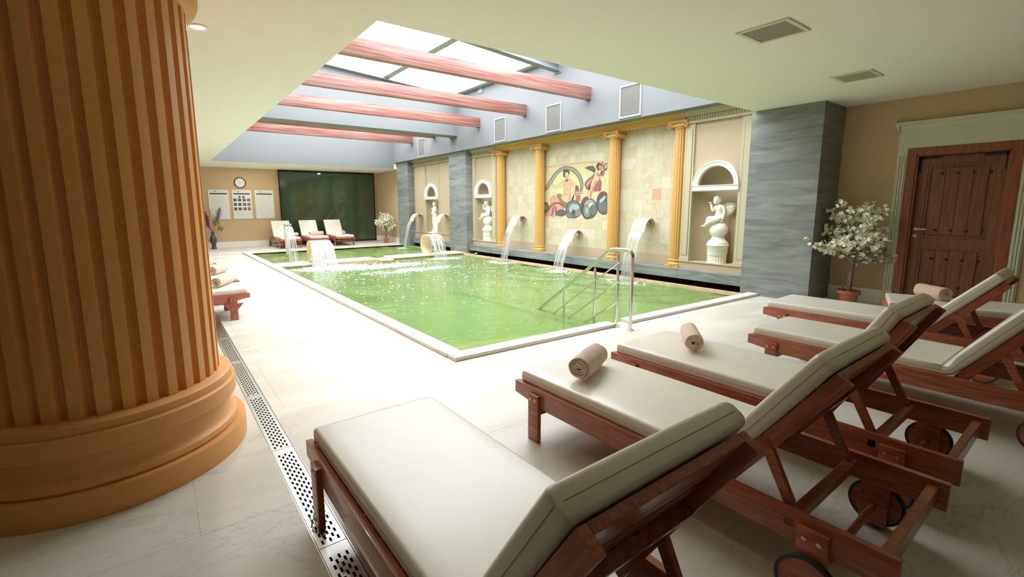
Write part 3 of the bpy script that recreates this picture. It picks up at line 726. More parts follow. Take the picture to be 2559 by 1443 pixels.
    o = B(m_, 'dentil', pilM); o['kind'] = 'stuff'
    B(MB().box(8.05, 8.6, y0, y1, ztop+.125, ztop+.145).box(8.03, 8.6, y0, y1, ztop+.145, 3.10), 'cornice', pilM)
    if side_panels:
        for (a, b_) in ((y0+.04, ya-.06), (yb+.06, y1-.04)):
            B(MB().box(8.13, 8.6, a-.04, b_+.06, .28, ztop), 'wall_panel', nicheM)
            m_ = MB().box(8.118, 8.131, a, a+.03, .60, ztop-.03).box(8.118, 8.131, b_-.03, b_, .60, ztop-.03).box(8.118, 8.131, a, b_, ztop-.06, ztop-.03)
            B(m_, 'panel_moulding', pilM)
            B(MB().box(8.10, 8.131, a-.02, b_+.02, .50, .53).box(8.11, 8.131, a-.02, b_+.02, .47, .50), 'dado_rail', pilM)
    tag(e, lab, 'niche')
    return e
niche_bay(3.69, 4.96, 3.945, 4.78, 4.345, .325, .415, z_sill=1.685, z_spring=1.79, zb=.42, ztop=2.89, lab='beige arched niche bay at the right end, next to the wide grey pillar')
niche_bay(10.80, 12.03, 11.01, 11.85, 11.47, .335, .425, z_sill=1.685, z_spring=1.79, zb=.42, ztop=2.89, lab='beige arched niche bay left of the ochre columns, before the middle pillar')
niche_bay(13.03, 16.02, 14.20, 15.08, 14.69, .345, .45, z_sill=1.685, z_spring=1.79, zb=.52, ztop=2.91, lab='wide beige panelled bay with an arched niche between the two farther pillars', pil=False, side_panels=True)

MURAL = [((203,195,152),[(8.992,2.375),(8.533,2.421),(7.994,2.431),(7.333,2.394),(6.958,2.388),(6.936,1.784),(7.232,1.676),(7.715,1.564),(8.517,1.509),(8.981,1.513)]),
((206,165,142),[(8.993,2.44),(8.666,2.449),(8.277,2.452),(7.823,2.455),(7.241,2.439),(6.959,2.422),(6.958,2.397),(7.255,2.394),(7.688,2.409),(8.276,2.409),(8.533,2.402),(8.992,2.385)]),
((204,204,142),[(8.716,1.968),(8.492,2.215),(8.31,2.292),(8.095,2.291),(7.884,2.156),(7.759,1.931),(7.771,1.748),(7.976,1.692),(8.335,1.725),(8.56,1.833)]),
((57,53,49),[(8.99,1.915),(8.862,2.03),(8.728,2.18),(8.595,2.289),(8.444,2.37),(8.241,2.401),(8.059,2.375),(7.899,2.308),(7.775,2.202),(7.687,2.075),(7.65,1.951),(7.663,1.829),(7.716,1.704),(7.765,1.809),(7.76,1.93),(7.796,2.039),(7.874,2.139),(7.995,2.23),(8.133,2.287),(8.273,2.308),(8.395,2.279),(8.522,2.212),(8.632,2.103),(8.745,1.979),(8.881,1.852),(8.989,1.801)]),
((138,128,118),[(8.986,1.913),(8.853,2.026),(8.719,2.176),(8.587,2.284),(8.439,2.364),(8.24,2.394),(8.062,2.369),(7.905,2.303),(7.783,2.199),(7.696,2.073),(7.659,1.951),(7.672,1.831),(7.719,1.71),(7.756,1.809),(7.75,1.93),(7.787,2.041),(7.866,2.143),(7.989,2.235),(8.131,2.293),(8.274,2.315),(8.401,2.285),(8.53,2.217),(8.641,2.107),(8.754,1.983),(8.89,1.857),(8.985,1.806)]),
((72,68,63),[(8.99,1.877),(8.841,1.99),(8.708,2.141),(8.575,2.25),(8.426,2.331),(8.241,2.367),(8.076,2.348),(7.915,2.279),(7.8,2.179),(7.72,2.064),(7.69,1.94),(7.714,1.825),(7.735,1.941),(7.771,2.05),(7.849,2.156),(7.961,2.25),(8.116,2.316),(8.255,2.332),(8.396,2.298),(8.531,2.219),(8.652,2.11),(8.781,1.98),(8.941,1.853),(8.989,1.84)]),
((172,162,150),[(8.986,1.873),(8.833,1.986),(8.699,2.136),(8.568,2.245),(8.42,2.324),(8.239,2.36),(8.079,2.342),(7.921,2.274),(7.808,2.176),(7.729,2.063),(7.699,1.941),(7.714,1.832),(7.726,1.942),(7.762,2.052),(7.841,2.16),(7.955,2.255),(8.114,2.322),(8.257,2.339),(8.401,2.304),(8.539,2.224),(8.66,2.115),(8.79,1.984),(8.949,1.858),(8.985,1.846)]),
((49,50,35),[(8.549,1.732),(8.402,1.744),(8.361,1.627),(8.215,1.525),(8.151,1.5),(7.999,1.571),(7.985,1.693),(7.932,1.728),(7.964,1.589),(8.069,1.488),(8.141,1.437),(8.24,1.398),(8.375,1.49),(8.49,1.596)]),
((118,120,84),[(8.54,1.729),(8.409,1.739),(8.369,1.623),(8.221,1.519),(8.148,1.493),(7.99,1.567),(7.976,1.692),(7.942,1.728),(7.973,1.592),(8.077,1.493),(8.147,1.443),(8.237,1.405),(8.367,1.495),(8.481,1.599)]),
((85,61,56),[(8.758,1.66),(8.635,1.713),(8.531,1.67),(8.435,1.577),(8.322,1.473),(8.245,1.406),(8.303,1.348),(8.4,1.32),(8.526,1.334),(8.502,1.264),(8.465,1.18),(8.567,1.202),(8.664,1.161),(8.764,1.199),(8.901,1.184),(8.981,1.216),(8.932,1.315),(8.833,1.423),(8.757,1.486),(8.778,1.577)]),
((204,146,134),[(8.749,1.656),(8.634,1.706),(8.539,1.665),(8.443,1.573),(8.329,1.469),(8.255,1.405),(8.309,1.354),(8.401,1.328),(8.533,1.34),(8.512,1.262),(8.473,1.184),(8.568,1.209),(8.664,1.168),(8.762,1.206),(8.9,1.191),(8.971,1.217),(8.922,1.312),(8.824,1.419),(8.747,1.485),(8.768,1.577)]),
((58,36,36),[(8.774,1.463),(8.635,1.53),(8.478,1.542),(8.361,1.501),(8.246,1.421),(8.296,1.399),(8.427,1.476),(8.535,1.496),(8.645,1.478),(8.718,1.427),(8.854,1.307),(8.946,1.251),(8.912,1.329)]),
((140,88,88),[(8.766,1.458),(8.631,1.523),(8.48,1.535),(8.367,1.495),(8.255,1.418),(8.291,1.405),(8.422,1.482),(8.536,1.503),(8.65,1.484),(8.726,1.432),(8.862,1.312),(8.941,1.258),(8.902,1.325)]),
((63,39,39),[(8.659,1.448),(8.61,1.444),(8.656,1.312),(8.693,1.191),(8.743,1.207),(8.706,1.328)]),
((150,95,95),[(8.649,1.445),(8.62,1.444),(8.666,1.313),(8.703,1.194),(8.733,1.207),(8.696,1.326)]),
((63,39,39),[(8.583,1.433),(8.539,1.432),(8.55,1.314),(8.52,1.203),(8.578,1.206),(8.604,1.314)]),
((150,95,95),[(8.572,1.431),(8.55,1.431),(8.561,1.314),(8.53,1.203),(8.568,1.209),(8.593,1.314)]),
((93,68,57),[(8.314,2.044),(8.236,2.069),(8.146,2.077),(8.067,2.085),(8.026,2.016),(8.05,1.917),(8.064,1.755),(8.072,1.693),(8.078,1.566),(8.183,1.499),(8.301,1.54),(8.397,1.62),(8.416,1.679),(8.289,1.739),(8.284,1.875),(8.313,1.952)]),
((222,162,138),[(8.305,2.041),(8.233,2.062),(8.143,2.071),(8.073,2.08),(8.036,2.016),(8.06,1.918),(8.074,1.756),(8.081,1.694),(8.087,1.568),(8.184,1.506),(8.294,1.546),(8.388,1.624),(8.408,1.675),(8.28,1.736),(8.274,1.875),(8.303,1.952)]),
((98,74,59),[(8.398,1.659),(8.227,1.723),(8.094,1.691),(8.109,1.579),(8.192,1.51),(8.329,1.56)]),
((234,178,142),[(8.389,1.656),(8.225,1.716),(8.103,1.688),(8.118,1.581),(8.194,1.517),(8.322,1.565)]),
((92,76,68),[(8.287,2.043),(8.291,1.954),(8.426,1.893),(8.582,1.863),(8.704,1.935),(8.742,2.025),(8.633,1.971),(8.545,1.93),(8.439,1.988),(8.365,2.036)]),
((220,182,162),[(8.295,2.04),(8.299,1.958),(8.43,1.9),(8.58,1.87),(8.696,1.939),(8.736,2.019),(8.639,1.965),(8.543,1.923),(8.432,1.983),(8.359,2.03)]),
((94,73,58),[(8.077,2.086),(7.977,2.018),(7.888,1.94),(7.847,1.881),(7.929,1.842),(7.989,1.899),(8.062,1.99)]),
((226,176,140),[(8.073,2.08),(7.984,2.014),(7.895,1.936),(7.856,1.883),(7.928,1.849),(7.981,1.902),(8.053,1.992)]),
((89,79,68),[(7.926,1.86),(7.896,1.775),(7.961,1.688),(8.029,1.614),(8.089,1.581),(8.055,1.696),(7.987,1.794)]),
((214,190,164),[(7.928,1.854),(7.905,1.776),(7.969,1.691),(8.037,1.618),(8.079,1.581),(8.046,1.693),(7.978,1.791)]),
((200,160,150),[(8.243,2.126),(8.159,2.134),(8.14,2.068),(8.232,2.047)]),
((31,25,27),[(8.328,2.283),(8.297,2.312),(8.228,2.316),(8.142,2.293),(8.098,2.23),(8.133,2.163),(8.171,2.234),(8.246,2.235),(8.252,2.13),(8.316,2.139),(8.333,2.218)]),
((74,60,66),[(8.319,2.28),(8.292,2.306),(8.229,2.31),(8.148,2.288),(8.108,2.23),(8.131,2.169),(8.165,2.24),(8.254,2.239),(8.261,2.133),(8.307,2.141),(8.323,2.218)]),
((86,69,67),[(8.272,2.244),(8.161,2.249),(8.129,2.188),(8.161,2.118),(8.22,2.091),(8.266,2.157)]),
((206,166,160),[(8.263,2.239),(8.165,2.243),(8.139,2.188),(8.169,2.122),(8.215,2.097),(8.256,2.158)]),
((37,29,33),[(8.232,2.094),(8.194,2.061),(8.149,2.077),(8.153,2.04),(8.207,2.017),(8.256,2.059)]),
((90,70,80),[(8.233,2.087),(8.196,2.054),(8.152,2.071),(8.161,2.044),(8.205,2.023),(8.247,2.061)]),
((71,40,36),[(7.911,1.913),(7.819,1.911),(7.789,1.824),(7.763,1.774),(7.743,1.687),(7.749,1.546),(7.876,1.559),(7.889,1.664),(7.935,1.752),(7.902,1.826)]),
((170,96,86),[(7.903,1.909),(7.826,1.907),(7.798,1.822),(7.772,1.773),(7.752,1.687),(7.757,1.55),(7.869,1.563),(7.88,1.665),(7.925,1.752),(7.892,1.825)]),
((222,190,175),[(7.908,1.764),(7.768,1.767),(7.764,1.746),(7.904,1.742)]),
((222,190,175),[(7.89,1.714),(7.756,1.714),(7.756,1.697),(7.886,1.695)]),
((46,29,33),[(7.912,1.901),(7.871,1.923),(7.818,1.91),(7.793,1.834),(7.839,1.805),(7.901,1.823)]),
((110,70,80),[(7.903,1.9),(7.869,1.917),(7.826,1.907),(7.802,1.835),(7.841,1.812),(7.892,1.825)]),
((38,39,36),[(8.827,1.405),(8.83,1.369),(8.842,1.335),(8.86,1.306),(8.885,1.285),(8.915,1.273),(8.948,1.272),(8.979,1.284),(8.982,1.305),(8.983,1.334),(8.983,1.369),(8.984,1.406),(8.984,1.443),(8.984,1.477),(8.985,1.506),(8.982,1.527),(8.952,1.538),(8.918,1.538),(8.888,1.526),(8.863,1.505),(8.844,1.476),(8.831,1.442)]),
((92,94,88),[(8.838,1.405),(8.841,1.37),(8.852,1.337),(8.869,1.31),(8.892,1.29),(8.918,1.28),(8.945,1.279),(8.972,1.289),(8.995,1.309),(9.014,1.336),(9.026,1.37),(9.03,1.406),(9.027,1.442),(9.016,1.475),(8.998,1.502),(8.975,1.521),(8.949,1.531),(8.921,1.531),(8.895,1.521),(8.872,1.501),(8.854,1.474),(8.842,1.441)]),
((70,79,33),[(8.912,1.405),(8.914,1.384),(8.918,1.364),(8.925,1.347),(8.935,1.334),(8.949,1.326),(8.968,1.326),(8.983,1.334),(8.983,1.347),(8.983,1.364),(8.983,1.384),(8.984,1.406),(8.984,1.427),(8.984,1.447),(8.984,1.464),(8.984,1.477),(8.97,1.485),(8.951,1.485),(8.936,1.477),(8.926,1.464),(8.919,1.447),(8.914,1.427)]),
((168,190,80),[(8.923,1.405),(8.925,1.385),(8.929,1.366),(8.935,1.35),(8.944,1.338),(8.953,1.333),(8.964,1.332),(8.974,1.338),(8.982,1.35),(8.989,1.366),(8.994,1.385),(8.996,1.406),(8.994,1.426),(8.99,1.445),(8.984,1.461),(8.975,1.473),(8.966,1.478),(8.955,1.478),(8.945,1.472),(8.937,1.461),(8.93,1.445),(8.925,1.426)]),
((36,36,34),[(8.197,1.271),(8.203,1.246),(8.224,1.223),(8.257,1.204),(8.298,1.191),(8.345,1.183),(8.395,1.183),(8.443,1.189),(8.486,1.201),(8.521,1.22),(8.543,1.242),(8.551,1.268),(8.544,1.294),(8.522,1.317),(8.489,1.336),(8.446,1.349),(8.398,1.356),(8.349,1.356),(8.301,1.349),(8.259,1.337),(8.226,1.318),(8.204,1.296)]),
((86,88,82),[(8.206,1.271),(8.213,1.249),(8.232,1.228),(8.262,1.21),(8.301,1.198),(8.346,1.191),(8.394,1.19),(8.44,1.196),(8.481,1.208),(8.513,1.225),(8.534,1.245),(8.541,1.268),(8.534,1.291),(8.515,1.312),(8.483,1.33),(8.443,1.342),(8.397,1.349),(8.35,1.349),(8.304,1.343),(8.264,1.331),(8.233,1.314),(8.214,1.293)]),
((35,36,36),[(7.68,1.361),(7.689,1.302),(7.719,1.246),(7.768,1.199),(7.831,1.165),(7.906,1.146),(7.984,1.145),(8.061,1.161),(8.13,1.194),(8.183,1.241),(8.218,1.298),(8.231,1.36),(8.221,1.422),(8.189,1.479),(8.137,1.526),(8.071,1.559),(7.995,1.576),(7.916,1.575),(7.842,1.556),(7.776,1.523),(7.725,1.476),(7.693,1.421)]),
((84,88,86),[(7.689,1.361),(7.698,1.303),(7.727,1.249),(7.774,1.204),(7.836,1.171),(7.907,1.153),(7.983,1.152),(8.057,1.167),(8.123,1.199),(8.175,1.245),(8.209,1.3),(8.221,1.36),(8.211,1.421),(8.18,1.476),(8.13,1.521),(8.066,1.553),(7.993,1.569),(7.918,1.568),(7.846,1.55),(7.783,1.518),(7.733,1.473),(7.701,1.42)]),
((47,48,47),[(7.724,1.367),(7.732,1.315),(7.757,1.267),(7.799,1.227),(7.853,1.197),(7.916,1.181),(7.983,1.18),(8.048,1.194),(8.106,1.223),(8.151,1.264),(8.18,1.313),(8.191,1.367),(8.183,1.42),(8.156,1.47),(8.112,1.51),(8.056,1.539),(7.992,1.553),(7.925,1.553),(7.862,1.537),(7.806,1.508),(7.763,1.467),(7.735,1.419)]),
((112,116,114),[(7.734,1.367),(7.741,1.317),(7.766,1.271),(7.805,1.231),(7.857,1.203),(7.918,1.188),(7.981,1.187),(8.044,1.2),(8.099,1.228),(8.143,1.267),(8.171,1.315),(8.181,1.367),(8.173,1.419),(8.147,1.466),(8.105,1.505),(8.051,1.533),(7.99,1.547),(7.927,1.546),(7.866,1.531),(7.812,1.503),(7.771,1.464),(7.744,1.418)]),
((68,78,75),[(7.763,1.404),(7.769,1.379),(7.789,1.356),(7.819,1.337),(7.859,1.323),(7.904,1.316),(7.952,1.316),(7.998,1.323),(8.04,1.336),(8.073,1.355),(8.094,1.379),(8.102,1.405),(8.096,1.431),(8.075,1.454),(8.043,1.473),(8.002,1.486),(7.956,1.493),(7.909,1.493),(7.863,1.486),(7.823,1.472),(7.791,1.453),(7.77,1.43)]),
((163,186,180),[(7.772,1.404),(7.778,1.381),(7.796,1.36),(7.825,1.343),(7.862,1.33),(7.906,1.323),(7.951,1.323),(7.995,1.329),(8.035,1.342),(8.065,1.36),(8.085,1.381),(8.093,1.405),(8.086,1.428),(8.068,1.45),(8.038,1.467),(7.999,1.48),(7.955,1.486),(7.91,1.486),(7.866,1.479),(7.828,1.466),(7.798,1.449),(7.779,1.427)]),
((46,47,45),[(7.941,1.236),(7.946,1.21),(7.96,1.187),(7.984,1.167),(8.015,1.153),(8.05,1.145),(8.087,1.144),(8.123,1.151),(8.155,1.164),(8.181,1.183),(8.197,1.207),(8.203,1.233),(8.198,1.259),(8.183,1.282),(8.158,1.302),(8.127,1.316),(8.091,1.324),(8.054,1.324),(8.019,1.317),(7.987,1.303),(7.963,1.284),(7.947,1.261)]),
((110,112,108),[(7.951,1.235),(7.955,1.212),(7.969,1.19),(7.99,1.172),(8.019,1.159),(8.052,1.152),(8.086,1.151),(8.12,1.157),(8.149,1.17),(8.172,1.187),(8.187,1.209),(8.193,1.233),(8.188,1.257),(8.174,1.278),(8.152,1.297),(8.123,1.31),(8.09,1.317),(8.055,1.317),(8.022,1.31),(7.993,1.298),(7.971,1.28),(7.956,1.259)]),
((54,52,54),[(7.703,1.275),(7.707,1.25),(7.72,1.228),(7.741,1.208),(7.768,1.194),(7.799,1.187),(7.832,1.186),(7.865,1.193),(7.893,1.206),(7.915,1.225),(7.93,1.248),(7.935,1.273),(7.931,1.298),(7.918,1.322),(7.896,1.341),(7.869,1.355),(7.837,1.362),(7.804,1.362),(7.772,1.355),(7.744,1.341),(7.722,1.323),(7.708,1.3)]),
((130,126,130),[(7.712,1.275),(7.716,1.252),(7.728,1.231),(7.747,1.213),(7.772,1.2),(7.801,1.193),(7.831,1.193),(7.861,1.199),(7.887,1.211),(7.907,1.229),(7.92,1.25),(7.925,1.273),(7.922,1.297),(7.909,1.318),(7.89,1.336),(7.864,1.349),(7.835,1.355),(7.805,1.355),(7.776,1.349),(7.75,1.336),(7.73,1.319),(7.717,1.298)]),
((68,78,75),[(7.967,1.355),(7.969,1.332),(7.976,1.311),(7.988,1.294),(8.005,1.28),(8.025,1.273),(8.047,1.273),(8.068,1.28),(8.085,1.293),(8.099,1.311),(8.107,1.332),(8.11,1.354),(8.108,1.377),(8.101,1.398),(8.088,1.415),(8.072,1.429),(8.051,1.436),(8.029,1.436),(8.008,1.428),(7.991,1.415),(7.978,1.398),(7.97,1.377)]),
((163,186,180),[(7.976,1.355),(7.978,1.333),(7.985,1.314),(7.996,1.297),(8.011,1.286),(8.027,1.28),(8.045,1.279),(8.062,1.285),(8.077,1.297),(8.089,1.313),(8.097,1.333),(8.1,1.354),(8.098,1.376),(8.091,1.395),(8.08,1.411),(8.065,1.423),(8.049,1.429),(8.031,1.429),(8.014,1.423),(7.999,1.411),(7.987,1.395),(7.979,1.376)]),
((29,30,30),[(7.899,1.286),(7.9,1.267),(7.906,1.25),(7.916,1.235),(7.929,1.224),(7.946,1.217),(7.965,1.217),(7.982,1.223),(7.996,1.234),(8.007,1.249),(8.013,1.266),(8.016,1.285),(8.014,1.304),(8.009,1.322),(7.999,1.337),(7.985,1.348),(7.968,1.354),(7.949,1.354),(7.932,1.348),(7.918,1.337),(7.908,1.322),(7.901,1.305)]),
((70,72,72),[(7.908,1.286),(7.91,1.268),(7.915,1.252),(7.924,1.239),(7.935,1.229),(7.949,1.224),(7.963,1.223),(7.976,1.228),(7.988,1.238),(7.998,1.251),(8.004,1.268),(8.006,1.285),(8.005,1.303),(7.999,1.319),(7.99,1.333),(7.979,1.343),(7.966,1.348),(7.952,1.348),(7.938,1.343),(7.926,1.333),(7.917,1.32),(7.911,1.304)]),
((54,26,29),[(7.328,1.404),(7.333,1.334),(7.354,1.269),(7.389,1.214),(7.435,1.174),(7.491,1.152),(7.55,1.151),(7.608,1.171),(7.658,1.211),(7.698,1.266),(7.724,1.332),(7.734,1.404),(7.727,1.476),(7.705,1.543),(7.669,1.597),(7.621,1.636),(7.565,1.656),(7.505,1.655),(7.449,1.633),(7.4,1.593),(7.363,1.539),(7.338,1.474)]),
((130,62,70),[(7.337,1.404),(7.342,1.335),(7.362,1.271),(7.396,1.218),(7.441,1.179),(7.493,1.158),(7.548,1.157),(7.602,1.176),(7.651,1.214),(7.689,1.268),(7.714,1.333),(7.724,1.404),(7.718,1.475),(7.697,1.54),(7.661,1.593),(7.615,1.631),(7.563,1.65),(7.507,1.649),(7.454,1.628),(7.408,1.59),(7.371,1.537),(7.346,1.473)]),
((36,38,38),[(7.201,1.38),(7.208,1.315),(7.234,1.255),(7.278,1.204),(7.335,1.167),(7.402,1.147),(7.474,1.146),(7.544,1.164),(7.606,1.2),(7.655,1.251),(7.687,1.313),(7.699,1.38),(7.691,1.447),(7.662,1.508),(7.616,1.559),(7.557,1.595),(7.488,1.613),(7.417,1.612),(7.349,1.592),(7.289,1.555),(7.243,1.505),(7.212,1.445)]),
((88,92,92),[(7.209,1.38),(7.217,1.317),(7.242,1.258),(7.284,1.209),(7.34,1.173),(7.404,1.153),(7.473,1.152),(7.54,1.17),(7.6,1.204),(7.647,1.254),(7.678,1.314),(7.69,1.38),(7.682,1.445),(7.654,1.505),(7.61,1.555),(7.552,1.589),(7.486,1.607),(7.418,1.606),(7.353,1.586),(7.295,1.551),(7.25,1.502),(7.221,1.444)]),
((26,27,27),[(7.363,1.344),(7.367,1.286),(7.384,1.231),(7.412,1.185),(7.45,1.152),(7.495,1.133),(7.544,1.132),(7.591,1.149),(7.632,1.182),(7.664,1.228),(7.685,1.283),(7.693,1.343),(7.688,1.403),(7.67,1.458),(7.641,1.504),(7.602,1.537),(7.557,1.554),(7.508,1.553),(7.462,1.535),(7.422,1.502),(7.391,1.457),(7.371,1.403)]),
((62,66,66),[(7.372,1.344),(7.376,1.287),(7.392,1.233),(7.42,1.189),(7.456,1.157),(7.498,1.139),(7.542,1.138),(7.586,1.154),(7.625,1.186),(7.655,1.23),(7.676,1.284),(7.684,1.343),(7.679,1.402),(7.662,1.456),(7.633,1.5),(7.597,1.532),(7.554,1.548),(7.51,1.547),(7.467,1.53),(7.429,1.498),(7.399,1.454),(7.38,1.402)]),
((63,65,63),[(7.262,1.428),(7.267,1.383),(7.287,1.341),(7.318,1.306),(7.359,1.281),(7.408,1.267),(7.46,1.266),(7.51,1.279),(7.554,1.305),(7.589,1.34),(7.612,1.382),(7.62,1.429),(7.614,1.475),(7.594,1.517),(7.561,1.552),(7.519,1.577),(7.469,1.59),(7.418,1.589),(7.369,1.575),(7.326,1.549),(7.292,1.514),(7.27,1.473)]),
((152,157,150),[(7.271,1.428),(7.276,1.384),(7.294,1.344),(7.324,1.311),(7.364,1.286),(7.41,1.273),(7.458,1.273),(7.506,1.285),(7.548,1.309),(7.581,1.343),(7.603,1.384),(7.611,1.429),(7.605,1.473),(7.586,1.514),(7.555,1.548),(7.514,1.571),(7.468,1.583),(7.419,1.582),(7.373,1.569),(7.332,1.545),(7.3,1.511),(7.279,1.471)]),
((52,54,52),[(7.394,1.32),(7.398,1.278),(7.41,1.239),(7.431,1.207),(7.46,1.182),(7.494,1.169),(7.531,1.168),(7.567,1.181),(7.597,1.204),(7.621,1.237),(7.636,1.276),(7.642,1.319),(7.638,1.361),(7.625,1.4),(7.604,1.433),(7.575,1.457),(7.54,1.47),(7.503,1.47),(7.468,1.457),(7.438,1.433),(7.415,1.4),(7.4,1.362)]),
((126,130,126),[(7.403,1.32),(7.406,1.279),(7.419,1.242),(7.439,1.21),(7.465,1.187),(7.496,1.175),(7.529,1.175),(7.561,1.186),(7.59,1.208),(7.612,1.239),(7.627,1.277),(7.633,1.319),(7.629,1.36),(7.617,1.398),(7.596,1.429),(7.569,1.452),(7.538,1.463),(7.505,1.463),(7.473,1.451),(7.445,1.429),(7.423,1.398),(7.409,1.361)]),
((82,85,80),[(7.307,1.446),(7.31,1.428),(7.321,1.411),(7.337,1.397),(7.359,1.388),(7.384,1.383),(7.41,1.383),(7.435,1.388),(7.458,1.397),(7.476,1.411),(7.488,1.428),(7.492,1.446),(7.489,1.465),(7.478,1.481),(7.461,1.495),(7.439,1.505),(7.414,1.51),(7.388,1.509),(7.363,1.504),(7.34,1.494),(7.323,1.48),(7.311,1.464)]),
((196,204,192),[(7.316,1.446),(7.318,1.43),(7.328,1.415),(7.343,1.403),(7.363,1.394),(7.385,1.389),(7.409,1.389),(7.432,1.394),(7.453,1.403),(7.469,1.415),(7.479,1.43),(7.483,1.446),(7.48,1.463),(7.471,1.478),(7.455,1.49),(7.435,1.499),(7.413,1.503),(7.389,1.503),(7.366,1.498),(7.346,1.489),(7.33,1.477),(7.32,1.462)]),
((63,71,69),[(7.454,1.332),(7.456,1.307),(7.463,1.284),(7.475,1.264),(7.491,1.249),(7.512,1.241),(7.534,1.241),(7.555,1.249),(7.572,1.263),(7.586,1.283),(7.594,1.306),(7.597,1.331),(7.596,1.356),(7.588,1.38),(7.576,1.399),(7.56,1.414),(7.539,1.422),(7.517,1.422),(7.496,1.414),(7.479,1.399),(7.466,1.38),(7.458,1.357)]),
((150,170,165),[(7.463,1.332),(7.465,1.308),(7.472,1.286),(7.483,1.268),(7.497,1.254),(7.514,1.247),(7.532,1.247),(7.549,1.254),(7.565,1.267),(7.577,1.285),(7.585,1.307),(7.588,1.331),(7.587,1.355),(7.58,1.377),(7.569,1.396),(7.554,1.409),(7.537,1.415),(7.519,1.415),(7.502,1.409),(7.487,1.396),(7.475,1.377),(7.467,1.356)]),
((43,44,42),[(7.228,1.345),(7.231,1.31),(7.241,1.278),(7.259,1.251),(7.283,1.231),(7.312,1.22),(7.343,1.219),(7.373,1.23),(7.399,1.249),(7.419,1.276),(7.432,1.309),(7.437,1.344),(7.434,1.379),(7.423,1.411),(7.405,1.439),(7.38,1.458),(7.351,1.469),(7.32,1.469),(7.29,1.458),(7.265,1.438),(7.246,1.411),(7.233,1.379)]),
((104,106,100),[(7.236,1.345),(7.239,1.311),(7.249,1.28),(7.266,1.254),(7.288,1.236),(7.314,1.226),(7.341,1.226),(7.368,1.235),(7.392,1.253),(7.411,1.279),(7.423,1.31),(7.428,1.344),(7.425,1.378),(7.415,1.409),(7.397,1.435),(7.375,1.453),(7.349,1.463),(7.322,1.462),(7.295,1.453),(7.272,1.434),(7.254,1.409),(7.241,1.378)]),
((50,23,26),[(6.926,1.508),(6.923,1.439),(6.921,1.375),(6.919,1.321),(6.939,1.28),(6.995,1.258),(7.054,1.257),(7.112,1.278),(7.162,1.317),(7.203,1.372),(7.229,1.439),(7.24,1.511),(7.234,1.582),(7.212,1.648),(7.175,1.702),(7.127,1.74),(7.071,1.759),(7.012,1.758),(6.955,1.735),(6.933,1.694),(6.931,1.64),(6.928,1.577)]),
((120,55,62),[(6.926,1.508),(6.923,1.439),(6.921,1.375),(6.919,1.322),(6.945,1.284),(6.997,1.264),(7.052,1.263),(7.107,1.283),(7.156,1.321),(7.195,1.375),(7.22,1.44),(7.231,1.51),(7.225,1.581),(7.204,1.645),(7.168,1.698),(7.122,1.735),(7.069,1.753),(7.014,1.752),(6.961,1.731),(6.933,1.692),(6.931,1.64),(6.928,1.577)]),
((31,33,34),[(6.924,1.467),(6.922,1.406),(6.92,1.35),(6.918,1.301),(6.934,1.264),(6.99,1.245),(7.049,1.244),(7.106,1.262),(7.157,1.297),(7.197,1.346),(7.223,1.405),(7.233,1.469),(7.227,1.533),(7.205,1.591),(7.168,1.64),(7.12,1.674),(7.064,1.691),(7.006,1.69),(6.948,1.67),(6.93,1.633),(6.929,1.585),(6.927,1.528)]),
((74,80,82),[(6.924,1.467),(6.922,1.406),(6.92,1.35),(6.918,1.303),(6.939,1.269),(6.992,1.251),(7.047,1.25),(7.102,1.267),(7.15,1.301),(7.189,1.349),(7.215,1.406),(7.225,1.469),(7.219,1.532),(7.197,1.589),(7.161,1.636),(7.115,1.668),(7.062,1.685),(7.007,1.684),(6.954,1.665),(6.93,1.631),(6.929,1.585),(6.927,1.528)]),
((42,45,45),[(6.922,1.415),(6.924,1.378),(6.937,1.344),(6.96,1.315),(6.99,1.293),(7.026,1.282),(7.064,1.282),(7.101,1.293),(7.133,1.314),(7.159,1.343),(7.175,1.378),(7.182,1.416),(7.178,1.454),(7.163,1.488),(7.14,1.517),(7.109,1.538),(7.073,1.549),(7.035,1.549),(6.999,1.537),(6.967,1.516),(6.943,1.487),(6.927,1.452)]),
((100,108,108),[(6.928,1.415),(6.932,1.379),(6.945,1.346),(6.967,1.319),(6.995,1.299),(7.028,1.288),(7.063,1.288),(7.097,1.298),(7.127,1.318),(7.151,1.346),(7.167,1.379),(7.173,1.416),(7.169,1.452),(7.156,1.486),(7.133,1.513),(7.105,1.533),(7.071,1.543),(7.037,1.542),(7.003,1.532),(6.973,1.512),(6.95,1.484),(6.935,1.451)]),
((68,78,77),[(7.165,1.521),(7.142,1.584),(7.081,1.619),(7.02,1.671),(6.963,1.66),(6.976,1.598),(7.036,1.539),(7.115,1.497)]),
((164,186,184),[(7.156,1.522),(7.135,1.58),(7.075,1.614),(7.016,1.665),(6.97,1.658),(6.983,1.601),(7.042,1.544),(7.117,1.504)]),
((30,30,30),[(7.62,2.308),(7.492,2.341),(7.359,2.332),(7.292,2.264),(7.321,2.178),(7.395,2.217),(7.492,2.256)]),
((72,72,72),[(7.611,2.308),(7.49,2.335),(7.363,2.326),(7.301,2.264),(7.327,2.184),(7.391,2.223),(7.488,2.262)]),
((43,42,40),[(7.562,2.301),(7.458,2.32),(7.357,2.302),(7.332,2.249),(7.426,2.266)]),
((104,100,96),[(7.554,2.304),(7.458,2.314),(7.362,2.297),(7.337,2.254),(7.424,2.272)]),
((63,32,34),[(7.318,2.173),(7.394,2.11),(7.504,2.057),(7.585,1.987),(7.618,1.925),(7.564,1.835),(7.468,1.781),(7.405,1.915),(7.345,2.031)]),
((152,78,82),[(7.326,2.172),(7.387,2.105),(7.498,2.051),(7.577,1.984),(7.609,1.925),(7.557,1.839),(7.474,1.786),(7.413,1.917),(7.353,2.033)]),
